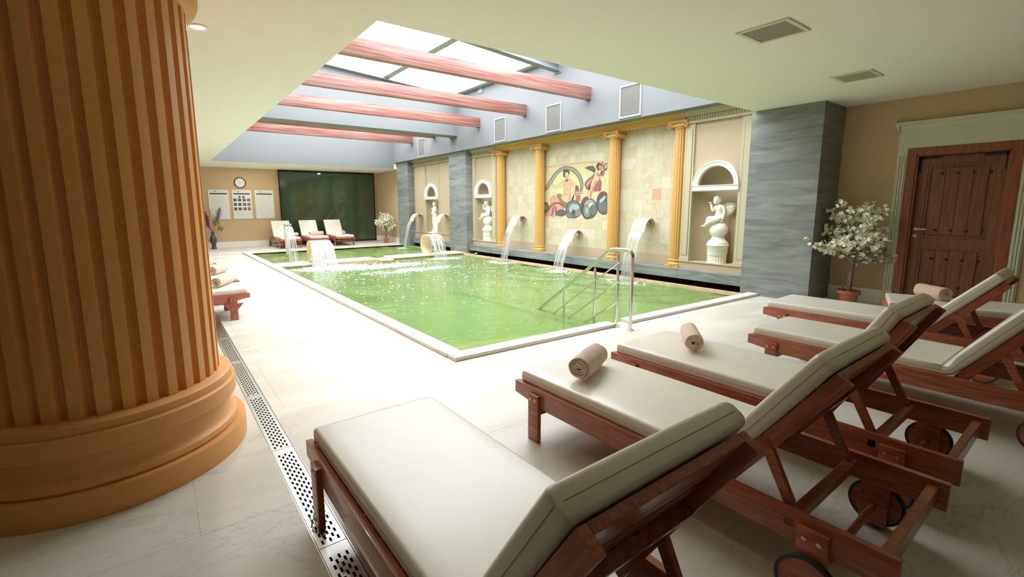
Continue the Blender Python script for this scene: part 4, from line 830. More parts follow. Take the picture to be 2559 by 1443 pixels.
((79,54,54),[(7.388,2.088),(7.504,2.02),(7.577,1.937),(7.55,1.868),(7.455,1.927),(7.376,2.02)]),
((190,130,130),[(7.387,2.081),(7.497,2.016),(7.568,1.935),(7.55,1.875),(7.462,1.931),(7.385,2.022)]),
((62,50,52),[(7.415,1.953),(7.381,1.916),(7.458,1.786),(7.499,1.825)]),
((68,40,38),[(7.17,2.076),(7.101,1.963),(7.117,1.774),(7.316,1.763),(7.343,1.833),(7.279,1.938)]),
((164,96,92),[(7.167,2.07),(7.11,1.963),(7.123,1.778),(7.313,1.77),(7.334,1.832),(7.271,1.935)]),
((120,60,62),[(7.224,1.921),(7.205,1.921),(7.282,1.777),(7.313,1.774)]),
((120,60,62),[(7.172,1.978),(7.156,1.977),(7.142,1.776),(7.165,1.775)]),
((94,74,59),[(7.289,2.243),(7.209,2.238),(7.189,2.142),(7.155,2.046),(7.211,1.976),(7.271,1.92),(7.331,1.817),(7.391,1.724),(7.409,1.642),(7.446,1.578),(7.502,1.632),(7.522,1.744),(7.435,1.825),(7.422,1.931),(7.393,2.013),(7.333,2.116)]),
((224,178,142),[(7.281,2.239),(7.216,2.235),(7.197,2.141),(7.163,2.047),(7.218,1.98),(7.279,1.924),(7.339,1.82),(7.4,1.727),(7.418,1.644),(7.448,1.584),(7.494,1.633),(7.513,1.742),(7.427,1.823),(7.414,1.929),(7.384,2.011),(7.324,2.113)]),
((88,63,50),[(7.265,2.021),(7.218,1.978),(7.271,1.92),(7.331,1.817),(7.391,1.724),(7.413,1.641),(7.454,1.645),(7.417,1.777),(7.356,1.882)]),
((210,150,120),[(7.258,2.016),(7.226,1.98),(7.279,1.924),(7.339,1.82),(7.4,1.727),(7.421,1.644),(7.445,1.644),(7.409,1.775),(7.348,1.879)]),
((82,47,38),[(7.252,2.173),(7.184,2.149),(7.062,2.142),(7.07,2.094),(7.184,2.097),(7.253,2.117)]),
((196,114,92),[(7.248,2.167),(7.185,2.143),(7.066,2.136),(7.073,2.1),(7.184,2.103),(7.246,2.121)]),
((27,17,15),[(7.098,2.305),(7.1,2.283),(7.109,2.262),(7.124,2.246),(7.144,2.234),(7.168,2.229),(7.193,2.23),(7.217,2.239),(7.238,2.253),(7.254,2.272),(7.265,2.294),(7.269,2.317),(7.266,2.34),(7.257,2.36),(7.242,2.377),(7.222,2.389),(7.198,2.394),(7.173,2.392),(7.149,2.383),(7.128,2.369),(7.112,2.35),(7.102,2.328)]),
((66,42,38),[(7.106,2.306),(7.109,2.285),(7.117,2.266),(7.131,2.25),(7.149,2.24),(7.169,2.235),(7.191,2.236),(7.213,2.244),(7.232,2.257),(7.247,2.274),(7.257,2.295),(7.26,2.317),(7.258,2.338),(7.249,2.357),(7.235,2.372),(7.217,2.383),(7.196,2.387),(7.175,2.386),(7.153,2.378),(7.135,2.365),(7.12,2.348),(7.11,2.327)]),
((83,51,38),[(7.097,2.289),(7.099,2.274),(7.105,2.26),(7.115,2.248),(7.129,2.24),(7.146,2.236),(7.163,2.237),(7.18,2.243),(7.194,2.253),(7.206,2.266),(7.213,2.281),(7.216,2.297),(7.214,2.313),(7.208,2.327),(7.197,2.339),(7.183,2.347),(7.167,2.35),(7.149,2.349),(7.133,2.343),(7.118,2.333),(7.107,2.32),(7.1,2.305)]),
((198,122,92),[(7.106,2.29),(7.107,2.276),(7.113,2.263),(7.122,2.253),(7.134,2.246),(7.147,2.243),(7.162,2.243),(7.176,2.248),(7.188,2.257),(7.198,2.269),(7.205,2.282),(7.207,2.297),(7.205,2.311),(7.2,2.324),(7.191,2.334),(7.179,2.341),(7.165,2.344),(7.151,2.343),(7.137,2.338),(7.124,2.329),(7.115,2.318),(7.108,2.304)]),
((54,54,50),[(7.116,2.402),(7.07,2.401),(7.019,2.246),(7.035,2.107),(7.082,2.111),(7.066,2.248)]),
((130,130,120),[(7.108,2.402),(7.078,2.4),(7.027,2.246),(7.044,2.11),(7.074,2.111),(7.057,2.248)]),
((52,24,25),[(6.954,2.285),(6.953,2.263),(6.957,2.243),(6.97,2.228),(6.984,2.217),(7,2.213),(7.017,2.217),(7.03,2.227),(7.038,2.243),(7.043,2.262),(7.043,2.283),(7.04,2.305),(7.033,2.327),(7.023,2.346),(7.011,2.361),(6.996,2.371),(6.98,2.375),(6.963,2.371),(6.957,2.36),(6.956,2.345),(6.956,2.327),(6.955,2.307)]),
((126,58,60),[(6.954,2.286),(6.955,2.265),(6.965,2.246),(6.976,2.232),(6.989,2.223),(7.002,2.219),(7.013,2.222),(7.023,2.23),(7.03,2.244),(7.034,2.262),(7.035,2.282),(7.031,2.304),(7.025,2.324),(7.015,2.342),(7.004,2.357),(6.991,2.366),(6.979,2.369),(6.967,2.366),(6.957,2.358),(6.956,2.345),(6.956,2.327),(6.955,2.307)]),
((85,83,63),[(6.96,2.291),(6.964,2.276),(6.97,2.263),(6.978,2.253),(6.986,2.245),(6.997,2.241),(7.01,2.244),(7.018,2.252),(7.022,2.262),(7.023,2.275),(7.023,2.289),(7.02,2.304),(7.016,2.319),(7.01,2.332),(7.003,2.343),(6.994,2.35),(6.984,2.354),(6.971,2.351),(6.963,2.343),(6.959,2.333),(6.957,2.32),(6.958,2.306)]),
((204,198,152),[(6.968,2.293),(6.972,2.279),(6.978,2.266),(6.985,2.256),(6.992,2.25),(6.999,2.247),(7.005,2.249),(7.01,2.254),(7.014,2.263),(7.015,2.275),(7.015,2.288),(7.012,2.303),(7.008,2.317),(7.002,2.329),(6.996,2.339),(6.989,2.346),(6.982,2.348),(6.975,2.347),(6.97,2.341),(6.967,2.332),(6.965,2.321),(6.966,2.307)]),
((70,75,70),[(7.126,2.206),(7.078,2.226),(7.092,2.112),(7.147,2.15)])]
# ------------------------------------------------------------------ mural painted on the tiles
def mural():
    vs = []; fs = []; cs = []
    for i, (c_, pts) in enumerate(MURAL):
        n = len(vs); x = 8.1043-.00004*i
        vs += [(x, y-8.0, z-1.15) for y, z in pts]; fs.append(tuple(range(n, n+len(pts)))); cs += [c_]*len(pts)
    me = bpy.data.meshes.new('mural'); me.from_pydata([(x-8.1, y, z) for x, y, z in vs], [], fs)
    ca = me.color_attributes.new('paint', 'FLOAT_COLOR', 'POINT')
    for i, c_ in enumerate(cs): ca.data[i].color = tuple(.94*((q/255)**2.25)*.86+.06*b for q, b in zip(c_, (.55, .50, .35)))+(1,)
    m = bpy.data.materials.new('mural_paint'); m.use_nodes = True; N = m.node_tree.nodes; L = m.node_tree.links; b = N['Principled BSDF']
    a = N.new('ShaderNodeVertexColor'); a.layer_name = 'paint'; no = N.new('ShaderNodeTexNoise'); no.inputs['Scale'].default_value = 9; no.inputs['Detail'].default_value = 6
    tc = N.new('ShaderNodeTexCoord'); L.new(tc.outputs['Object'], no.inputs[0]); hs = N.new('ShaderNodeHueSaturation'); mr = N.new('ShaderNodeMapRange')
    mr.inputs['To Min'].default_value = .82; mr.inputs['To Max'].default_value = 1.22; L.new(no.outputs[0], mr.inputs[0]); L.new(mr.outputs[0], hs.inputs['Value']); L.new(a.outputs[0], hs.inputs['Color'])
    L.new(hs.outputs[0], b.inputs['Base Color']); b.inputs['Roughness'].default_value = .6
    me.materials.append(m)
    bm = bmesh.new(); bm.from_mesh(me); bmesh.ops.triangulate(bm, faces=bm.faces); bm.to_mesh(me); bm.free()
    o = bpy.data.objects.new('mural', me); COL.objects.link(o); o.location = (8.1, 8.0, 1.15)
    tag(o, 'painted mural of a seated figure and winged child riding coiled waves', 'mural')
mural()

# ------------------------------------------------------------------ water spouts, falls and foam
def spout(x, y, z, lab, w_=.33, out=.40, drop=.17, s=1):
    e = empty('water_spout', (x, y, z))
    prof = [(0, 0), (-.03, .035), (-.08, .07), (-.15, .085), (-.22, .07), (-.29, .02), (-.34, -.045), (-out, -drop)]
    vs = []; fs = []; n = len(prof)
    for k, (a, b_) in enumerate(prof):
        t = k/(n-1); hw = w_/2*(.72+.28*t)
        for q, (yy_, dz) in enumerate(((-hw, 0), (hw, 0), (hw, -.022), (-hw, -.022))): vs.append((a, yy_, b_+dz))
    for k in range(n-1):
        for q in range(4): fs.append((4*k+q, 4*k+(q+1) % 4, 4*k+4+(q+1) % 4, 4*k+4+q))
    fs += [(0, 1, 2, 3), (4*n-4, 4*n-3, 4*n-2, 4*n-1)]
    MB().add(vs, fs).build('spout_blade', spoutM, e, smooth=50)
    MB().lathe([(0, 0), (.10, 0), (.105, .012), (.09, .022), (.07, .026), (0, .026)], n=28).build('wall_collar', spoutM, e, smooth=True).matrix_local = Matrix.Translation((.0, 0, -.02)) @ Matrix.Rotation(-pi/2, 4, 'Y')
    MB().lathe([(0, 0), (.05, 0), (.05, .07), (0, .07)], n=16).build('pipe', steelM, e, smooth=True).matrix_local = Matrix.Translation((.0, 0, -.03)) @ Matrix.Rotation(-pi/2, 4, 'Y')
    tag(e, lab, 'water spout', 'curved stone spouts on the feature wall')
def fall(p, d, w0, w1, drop, dist, lab, name='waterfall', seed=1, strands=True):
    """sheet of water from p, thrown along unit dir d, falling drop"""
    rnd = random.Random(seed); d = Vector(d); s = Vector((-d.y, d.x, 0)); n, m = 18, 22; vs = []; fs = []; uvs = []
    for k in range(n+1):
        t = k/n; hz = drop*t*t*.92+drop*.08*t; c_ = Vector(p)+d*(dist*t)-Vector((0, 0, hz))
        wd = w0+(w1-w0)*t
        for j in range(m+1):
            u_ = j/m-.5; wob = .012*t*sin(j*2.1+seed)+.008*sin(j*5.3+k*.35+seed)
            vs.append(tuple(c_+s*(wd*u_+.006*sin(k*.9+j))+d*wob)); uvs.append((j/m*w0*3+seed*.37, t*drop))
    for k in range(n):
        for j in range(m): a = k*(m+1)+j; fs.append((a, a+1, a+m+2, a+m+1))
    o3 = Vector((p[0]+d.x*dist, p[1]+d.y*dist, WZ))
    me = bpy.data.meshes.new(name); me.from_pydata([tuple(Vector(v)-o3) for v in vs], [], fs); me.materials.append(fallM); me.shade_smooth()
    ul = me.uv_layers.new(name='UVMap')
    for li, l_ in enumerate(me.loops): ul.data[li].uv = uvs[l_.vertex_index]
    o = bpy.data.objects.new(name, me); COL.objects.link(o); o.location = o3
    tag(o, lab, 'waterfall'); return o
def foam(x, y, rx, ry, n, lab, seed=1, big=.03, z=WZ+.004, cat='foam', rot=0):
    rnd = random.Random(seed); mb = MB()
    for i in range(n):
        q = rnd.random()**.5; a = rnd.uniform(0, 2*pi); g_ = rnd.gauss(0, .45); px = rx*max(-1.6, min(1.6, rnd.gauss(0, .45))); py = ry*max(-1.6, min(1.6, g_))
        px, py = px*cos(rot)-py*sin(rot), px*sin(rot)+py*cos(rot)
        if abs(px+x-PX1) > 5.2 or px+x > PX1-.03 or px+x < PX0+.03: continue
        dist_ = sqrt((px/rx)**2+(py/ry)**2); r = big*rnd.uniform(.25, 1)*max(.25, 1-.55*dist_)
        ang = rnd.uniform(0, pi); mb.sphere((px, py, .0), r, 6, (rnd.uniform(.8, 1.9), rnd.uniform(.5, 1.1), .28))
    o = mb.build('foam', foamM, smooth=True, fix=False); o.location = (x, y, z); tag(o, lab, cat, kind='stuff'); return o
sp = [(8.10, 5.80, 1.11, 'stone spout nearest the camera, high between two ochre columns'), (8.10, 7.76, .80, 'stone spout set lower, under the painted mural'),
      (8.10, 9.84, 1.11, 'stone spout left of the mural, between two ochre columns'), (7.89, 13.58, 1.11, 'stone spout right of the standing female statue'), (7.89, 15.50, 1.11, 'farthest stone spout, left of the standing female statue')]
wl = ['sheet of water falling from the nearest wall spout behind the pool rail', 'sheet of water falling from the low spout under the mural', 'sheet of water falling from the spout left of the mural',
      'thin water falling from the spout right of the female statue', 'thin water falling from the farthest wall spout']
for i, (x, y, z, l) in enumerate(sp):
    spout(x, y, z, l)
    fall((x-.39, y, z-.175), (-1, 0, 0), .28, .30 if i < 3 else .22, z-.175-WZ, .30, wl[i], seed=i+1)
    foam(x-.78, y, .30 if i < 3 else .22, .50 if i < 3 else .25, 750 if i < 3 else 160, ['foam where the nearest wall spout hits the pool', 'foam under the low spout below the mural', 'foam under the spout left of the mural', 'small foam patch under the spout by the female statue', 'small foam patch at the farthest spout in the back basin'][i], seed=i+5)
def cobra(x, y, w_, h, reach, lab, rz=0, mat=cobraM, th=.03, bk=1):
    e = empty('cobra_fountain', (x, y, 0), rz)
    prof = [(.10, .02), (.20*bk, .10), (.27*bk, h*.35), (.26*bk, h*.6), (.18*bk, h*.84), (.04*bk, h*.97), (-.12, h), (-.24, h*.995), (-reach, h*.965)]
    pts = []
    P = [Vector((0, a, b_)) for a, b_ in prof]; dense = []
    for i in range(len(P)-1):
        p0 = P[max(i-1, 0)]; p1 = P[i]; p2 = P[i+1]; p3 = P[min(i+2, len(P)-1)]
        for k in range(5):
            t = k/5; dense.append(.5*((2*p1)+(-p0+p2)*t+(2*p0-5*p1+4*p2-p3)*t*t+(-p0+3*p1-3*p2+p3)*t**3))
    dense.append(P[-1]); n = len(dense); vs = []; fs = []
    for k, p in enumerate(dense):
        tg = (dense[min(k+1, n-1)]-dense[max(k-1, 0)]).normalized(); nr = Vector((0, -tg.z, tg.y))
        t = k/(n-1); hw = w_/2*(.66+.34*t)
        for (xx, o_) in ((-hw, 0), (hw, 0), (hw, 1), (-hw, 1)): q = p+nr*th*o_; vs.append((xx, q.y, q.z))
    for k in range(n-1):
        for q in range(4): fs.append((4*k+q, 4*k+(q+1) % 4, 4*k+4+(q+1) % 4, 4*k+4+q))
    fs += [(0, 1, 2, 3), (4*n-4, 4*n-3, 4*n-2, 4*n-1)]
    MB().add(vs, fs).build('blade', mat, e, smooth=50)
    MB().lathe([(0, 0.0), (w_*.36, 0.0), (w_*.36, .03), (0, .03)], (0, .12, 0), n=24).build('foot', mat, e, smooth=True)
    MB().box(-w_/2, w_/2, -reach-.012, -reach+.004, h*.965-.012, h*.965+.018).build('lip', cobraM if mat is cobraM else steelM, e, bevel=.003)
    tag(e, lab, 'fountain')
cobra(3.33, 12.50, .50, .60, .36, 'pale curved cascade fountain on the divider at the left, pouring a broad white sheet')
fall((3.33, 12.12, .575), (0, -1, 0), .46, .66, .575-WZ, .30, 'broad white sheet of water pouring from the left divider fountain', seed=21)
fall((3.33, 12.135, .57), (0, -1, 0), .46, .62, .57-WZ, .24, 'inner layer of the broad white sheet of the left divider fountain', name='waterfall', seed=27)
foam(3.45, 11.6, .85, .50, 2200, 'widest white foam on the pool in front of the left divider fountain', seed=31, big=.065)
foam(4.4, 11.1, 1.5, .5, 1500, 'white foam streaks drifting right of the left divider fountain', seed=32, big=.045)
foam(4.8, 10.0, 1.5, .40, 800, 'outer band of white flecks drifting in the left half of the pool', seed=36, big=.04)
cobra(6.62, 12.52, .42, .62, .34, 'pale curved cascade fountain on the divider at the right, seen from its open side')
fall((6.62, 12.16, .59), (0, -1, 0), .40, .44, .59-WZ, .36, 'clear streaky sheet of water from the right divider fountain', seed=22)
foam(6.68, 11.65, .55, .34, 800, 'foam on the pool in front of the right divider fountain', seed=33)
cobra(3.02, 14.35, .17, .98, .22, 'tall narrow steel cascade fountain standing in the far basin', mat=brushM, th=.012, bk=.1)
fall((3.02, 14.10, .91), (0, -1, 0), .18, .26, .91-WZ, .36, 'narrow twisting water stream falling into the far basin', seed=23)
foam(3.02, 13.6, .25, .2, 90, 'small foam patch in the far basin under the narrow stream', seed=34, big=.02)
# scattered white flecks: foam, plus sparkle of the ripples put in as colour
def flecks():
    rnd = random.Random(77); mb = MB()
    for i in range(900):
        y = 5.6+6.4*rnd.random()**.7; x = rnd.uniform(2.5, 7.45)
        w_ = .006+.014*rnd.random(); mb.sphere((x-5, y-9, 0), w_*rnd.uniform(.5, 1.1), 6, (rnd.uniform(1, 2.4), rnd.uniform(.5, 1), .3))
    o = mb.build('foam_sparkle_flecks', foamM, smooth=True, fix=False); o.location = (5, 9, WZ+.004)
    tag(o, 'small white flecks of foam and painted-in sparkle across the main pool surface', 'foam', kind='stuff')
flecks()

# ------------------------------------------------------------------ pool rail
rl = tag(empty('pool_handrail', (4.36, 3.53, 0)), 'polished steel handrail with three sloping bars leading into the pool', 'handrail')
def rp(mb, name, **k):
    o = mb.build(name, steelM, rl, smooth=True, **k); o.matrix_parent_inverse = Matrix.Translation((-4.36, -3.53, 0)); return o
X = 4.36; YA, YB, YC, YD = 3.33, 3.535, 3.89, 4.43
def arc(p0, c_, p1, n=7):
    return [tuple((1-t)**2*Vector(p0)+2*(1-t)*t*Vector(c_)+t*t*Vector(p1)) for t in [i/n for i in range(n+1)]]
hz = .935
pts = [(X, YA, 0), (X, YA, hz-.09)]+arc((X, YA, hz-.08), (X, YA, hz), (X, YA+.08, hz))+[(X, 3.56, hz)]+arc((X, 3.57, hz), (X, 3.64, hz), (X, 3.69, hz-.045))+[(X, 4.97, -.06), (X, 5.3, -.33)]
rp(MB().tube(pts, .021, 14), 'top_rail')
rp(MB().tube([(X, YB, 0), (X, YB, .87)], .017, 12), 'post'); rp(MB().tube([(X, YB, .87), (X, YB, .93)], .008, 8), 'pin')
rp(MB().tube([(X, YC, -1.0), (X, YC, .665)], .017, 12), 'post'); rp(MB().tube([(X, YC, .665), (X, YC, .74)], .008, 8), 'pin')
rp(MB().tube([(X, YD, -1.0), (X, YD, .255)], .017, 12), 'post'); rp(MB().tube([(X, YD, .25), (X, YD, .34)], .008, 8), 'pin')
for (ya, za, yb_, zb_) in ((3.50, .79, 4.64, -.06), (3.50, .56, 4.34, -.06), (3.50, .32, 4.04, -.06)):
    sl_ = (zb_-za)/(yb_-ya); rp(MB().tube([(X-.022, ya, za), (X-.022, yb_+.3, zb_+sl_*.3)], .009, 10), 'sloping_bar')
for yy_ in (YA, YB): rp(MB().lathe([(0, .002), (.042, .002), (.042, .010), (.026, .018), (0, .018)], (X, yy_, 0), 24), 'floor_flange')

# ------------------------------------------------------------------ door
d = st(empty('door_1', (XD, 1.38, 0)))
def D(mb, name, mat, **k):
    o = mb.build(name, mat, d, **k); o.matrix_parent_inverse = Matrix.Translation((-XD, -1.38, 0)); return o
D(MB().box(XD-.03, XD+.14, 1.82, 1.92, 0, 2.20), 'door_frame', frameWood, bevel=.006)
D(MB().box(XD-.03, XD+.14, .84, .94, 0, 2.20), 'door_frame', frameWood, bevel=.006)
D(MB().box(XD-.03, XD+.14, .94, 1.82, 2.10, 2.20), 'door_frame', frameWood, bevel=.006)
D(MB().box(XD-.01, XD+.12, 1.80, 1.825, 0, 2.12).box(XD-.01, XD+.12, .935, .96, 0, 2.12).box(XD-.01, XD+.12, .94, 1.82, 2.085, 2.11), 'door_stop', frameWood)
leaf = D(MB().box(XD+.09, XD+.13, .95, 1.81, .005, 2.09), 'door_leaf', woodD, bevel=.003)
xl = XD+.09
D(MB().box(xl-.022, xl, .95, 1.06, .02, 2.08), 'stile', woodD, bevel=.004); D(MB().box(xl-.022, xl, 1.70, 1.81, .02, 2.08), 'stile', woodD, bevel=.004)
for z0, z1 in ((.02, .16), (.86, .98), (1.97, 2.08)): D(MB().box(xl-.022, xl, 1.06, 1.70, z0, z1), 'cross_rail', woodD, bevel=.004)
for z0, z1 in ((.16, .86), (.98, 1.97)):
    D(MB().box(xl-.016, xl, 1.06, 1.09, z0, z1).box(xl-.016, xl, 1.67, 1.70, z0, z1).box(xl-.016, xl, 1.09, 1.67, z0, z0+.03).box(xl-.016, xl, 1.09, 1.67, z1-.03, z1), 'panel_moulding', woodD, bevel=.003, seg=1)
    for i in range(4):
        a = 1.12+.135*i; D(MB().box(xl-.014, xl, a+.001, a+.134, z0+.05, z1-.05), 'panel_plank', woodD, bevel=.003, seg=1)
for z in (.33, .70, 1.09, 1.845):
    for y in (1.105, 1.255, 1.41, 1.557): D(MB().sphere((xl-.016, y, z), .019, 8, (.55, 1, 1)), 'stud', ironM, smooth=True)
for s_, yc_ in ((1, 1.80), (-1, .96)):
    m_ = MB().box(xl-.028, xl-.021, min(yc_, yc_-s_*.03), max(yc_, yc_-s_*.03), 1.88, 2.08).box(xl-.028, xl-.021, min(yc_, yc_-s_*.20), max(yc_, yc_-s_*.20), 2.045, 2.075)
    m_.prism([(xl-.028, yc_-s_*.20, 2.035), (xl-.028, yc_-s_*.24, 2.06), (xl-.028, yc_-s_*.20, 2.085)], (.007, 0, 0)); m_.prism([(xl-.028, yc_-s_*.03, 1.88), (xl-.028, yc_-s_*.015, 1.84), (xl-.028, yc_, 1.88)], (.007, 0, 0))
    D(m_, 'corner_strap', ironM)
h_ = D(MB().box(xl-.032, xl-.022, 1.742, 1.778, 1.08, 1.12).tube([(xl-.03, 1.76, 1.10), (xl-.075, 1.76, 1.10), (xl-.078, 1.745, 1.10), (xl-.078, 1.64, 1.10)], .009, 10), 'door_handle', brushM, smooth=True)
D(MB().box(xl-.032, xl-.022, 1.742, 1.778, .985, 1.025), 'keyhole_plate', brushM, bevel=.002); D(MB().box(xl-.0335, xl-.03, 1.756, 1.764, .995, 1.015), 'keyhole', ironM)
# casing round the door
cs = st(empty('trim_2', (XD, 1.38, 0)))
def T(mb, name, **k):
    o = mb.build(name, casingM, cs, **k); o.matrix_parent_inverse = Matrix.Translation((-XD, -1.38, 0)); return o
for (a, b_) in ((1.92, 2.03), (.73, .84)):
    T(MB().box(XD-.02, XD, a, b_, 0, 2.22), 'casing_board')
    n = 3; w_ = (b_-a-.02)/n
    for i in range(n): T(MB().box(XD-.034, XD-.02, a+.01+w_*i+.004, a+.01+w_*(i+1)-.004, .22, 2.10), 'reed', bevel=.006)
    T(MB().box(XD-.036, XD-.018, a-.004, b_+.004, 0, .21), 'plinth_block')
T(MB().box(XD-.03, XD, .73, 2.03, 2.20, 2.45).box(XD-.034, XD-.03, .80, 1.96, 2.205, 2.215), 'head_board', bevel=.002)
T(MB().prism([(XD, .72, 2.43), (XD-.03, .72, 2.43), (XD-.035, .72, 2.46), (XD-.05, .72, 2.50), (XD-.085, .72, 2.53), (XD-.09, .72, 2.55), (XD, .72, 2.55)], (0, 1.32, 0)), 'cornice')
T(MB().prism([(XD-.002, 2.03, 2.40), (XD-.002, 2.045, 2.47), (XD-.002, 2.075, 2.52), (XD-.002, 2.09, 2.55), (XD-.002, 2.03, 2.55)], (-.08, 0, 0)), 'cornice')

# ------------------------------------------------------------------ clock, notices
ck = empty('wall_clock', (2.64, 19.6, 2.35))
R9 = Matrix.Rotation(pi/2, 4, 'X')
def Ck(mb, n, mat, **k): o = mb.build(n, mat, ck, **k); o.matrix_local = R9; return o
Ck(MB().lathe([(.168, 0), (.195, 0), (.195, .03), (.185, .04), (.168, .034), (.165, .02)], n=40, cap=False), 'rim', mk('dark_clock_rim', (.05, .04, .035), .4), smooth=True)
Ck(MB().lathe([(0, 0), (.17, 0), (.17, .015), (0, .015)], n=40), 'dial', paperM)
m_ = MB()
for k in range(12):
    a = 2*pi*k/12; c_, s_ = cos(a), sin(a); r1, r2, w_ = .135, .155, .006
    m_.add([(r1*c_-w_*s_, r1*s_+w_*c_, .0165), (r2*c_-w_*s_, r2*s_+w_*c_, .0165), (r2*c_+w_*s_, r2*s_-w_*c_, .0165), (r1*c_+w_*s_, r1*s_-w_*c_, .0165)], [(0, 1, 2, 3)])
Ck(m_, 'hour_marks', inkM)
def hand(a, L, w_):
    c_, s_ = cos(a), sin(a); return MB().add([(-w_*s_-.02*c_, w_*c_-.02*s_, .02), (L*c_, L*s_, .02), (w_*s_-.02*c_, -w_*c_-.02*s_, .02)], [(0, 1, 2)])
Ck(hand(radians(145), .09, .006), 'hour_hand', inkM); Ck(hand(radians(-12), .13, .004), 'minute_hand', inkM)
tag(ck, 'round white wall clock with dark rim above the notices', 'clock')
def notice(x0, x1, lab, kind):
    z0, z1 = 1.03, 2.09; e = empty('notice_board', ((x0+x1)/2, 19.6, z0)); w_ = x1-x0; h_ = z1-z0
    MB().box(-w_/2, w_/2, -.02, 0, 0, h_).build('panel', paperM, e, bevel=.003, seg=1)
    def R(a, b_, c_, d_, mat, n, off=.0215): return MB().box(-w_/2+a*w_, -w_/2+b_*w_, -off, -.02, c_*h_, d_*h_).build(n, mat, e)
    R(.08, .92, .845, .885, inkM, 'header_bar')
    m_ = MB().box(-.045*w_-.14*w_, -.14*w_+.0*w_, -.0215, -.02, .915*h_, .955*h_); m_.build('printed_logo', inkM, e)
    R(.38, .74, .93, .942, faintM, 'printed_text')
    if kind == 'icons':
        def icon(cx_, cz, s, v):
            q = MB().box(cx_-s, cx_+s, -.0215, -.02, cz-s, cz+s).build('icon', inkM, e)
            f_ = [(.5, .12), (.12, .5), (.35, .35), (.55, .3)][v % 4]
            MB().box(cx_-s*f_[0], cx_+s*f_[0], -.0225, -.0215, cz-s*f_[1], cz+s*f_[1]).build('icon_figure', paperM, e)
        for i, u_ in enumerate((.38, .58)): icon(-w_/2+u_*w_, .76*h_, .035, i)
        k = 0
        for zz_ in (.655, .50, .345):
            for u_ in (.14, .37, .61, .84): icon(-w_/2+u_*w_, zz_*h_, .048, k); k += 1
        R(.12, .50, .215, .235, faintM, 'printed_text'); R(.12, .42, .165, .178, faintM, 'printed_text')
    else:
        for i in range(12):
            rn = random.Random(i+len(kind)); R(.1, .1+.6+.2*rn.random(), .78-.055*i, .788-.055*i, faintM, 'printed_text')
    tag(e, lab, 'notice')
notice(1.60, 2.24, 'left notice of the three, white with lines of text, behind the feathers', 'text')
notice(2.34, 2.98, 'middle notice of the three, white with rows of black square icons', 'icons')
notice(3.09, 3.73, 'right notice of the three, white with lines of text, nearest the glass', 'texts')
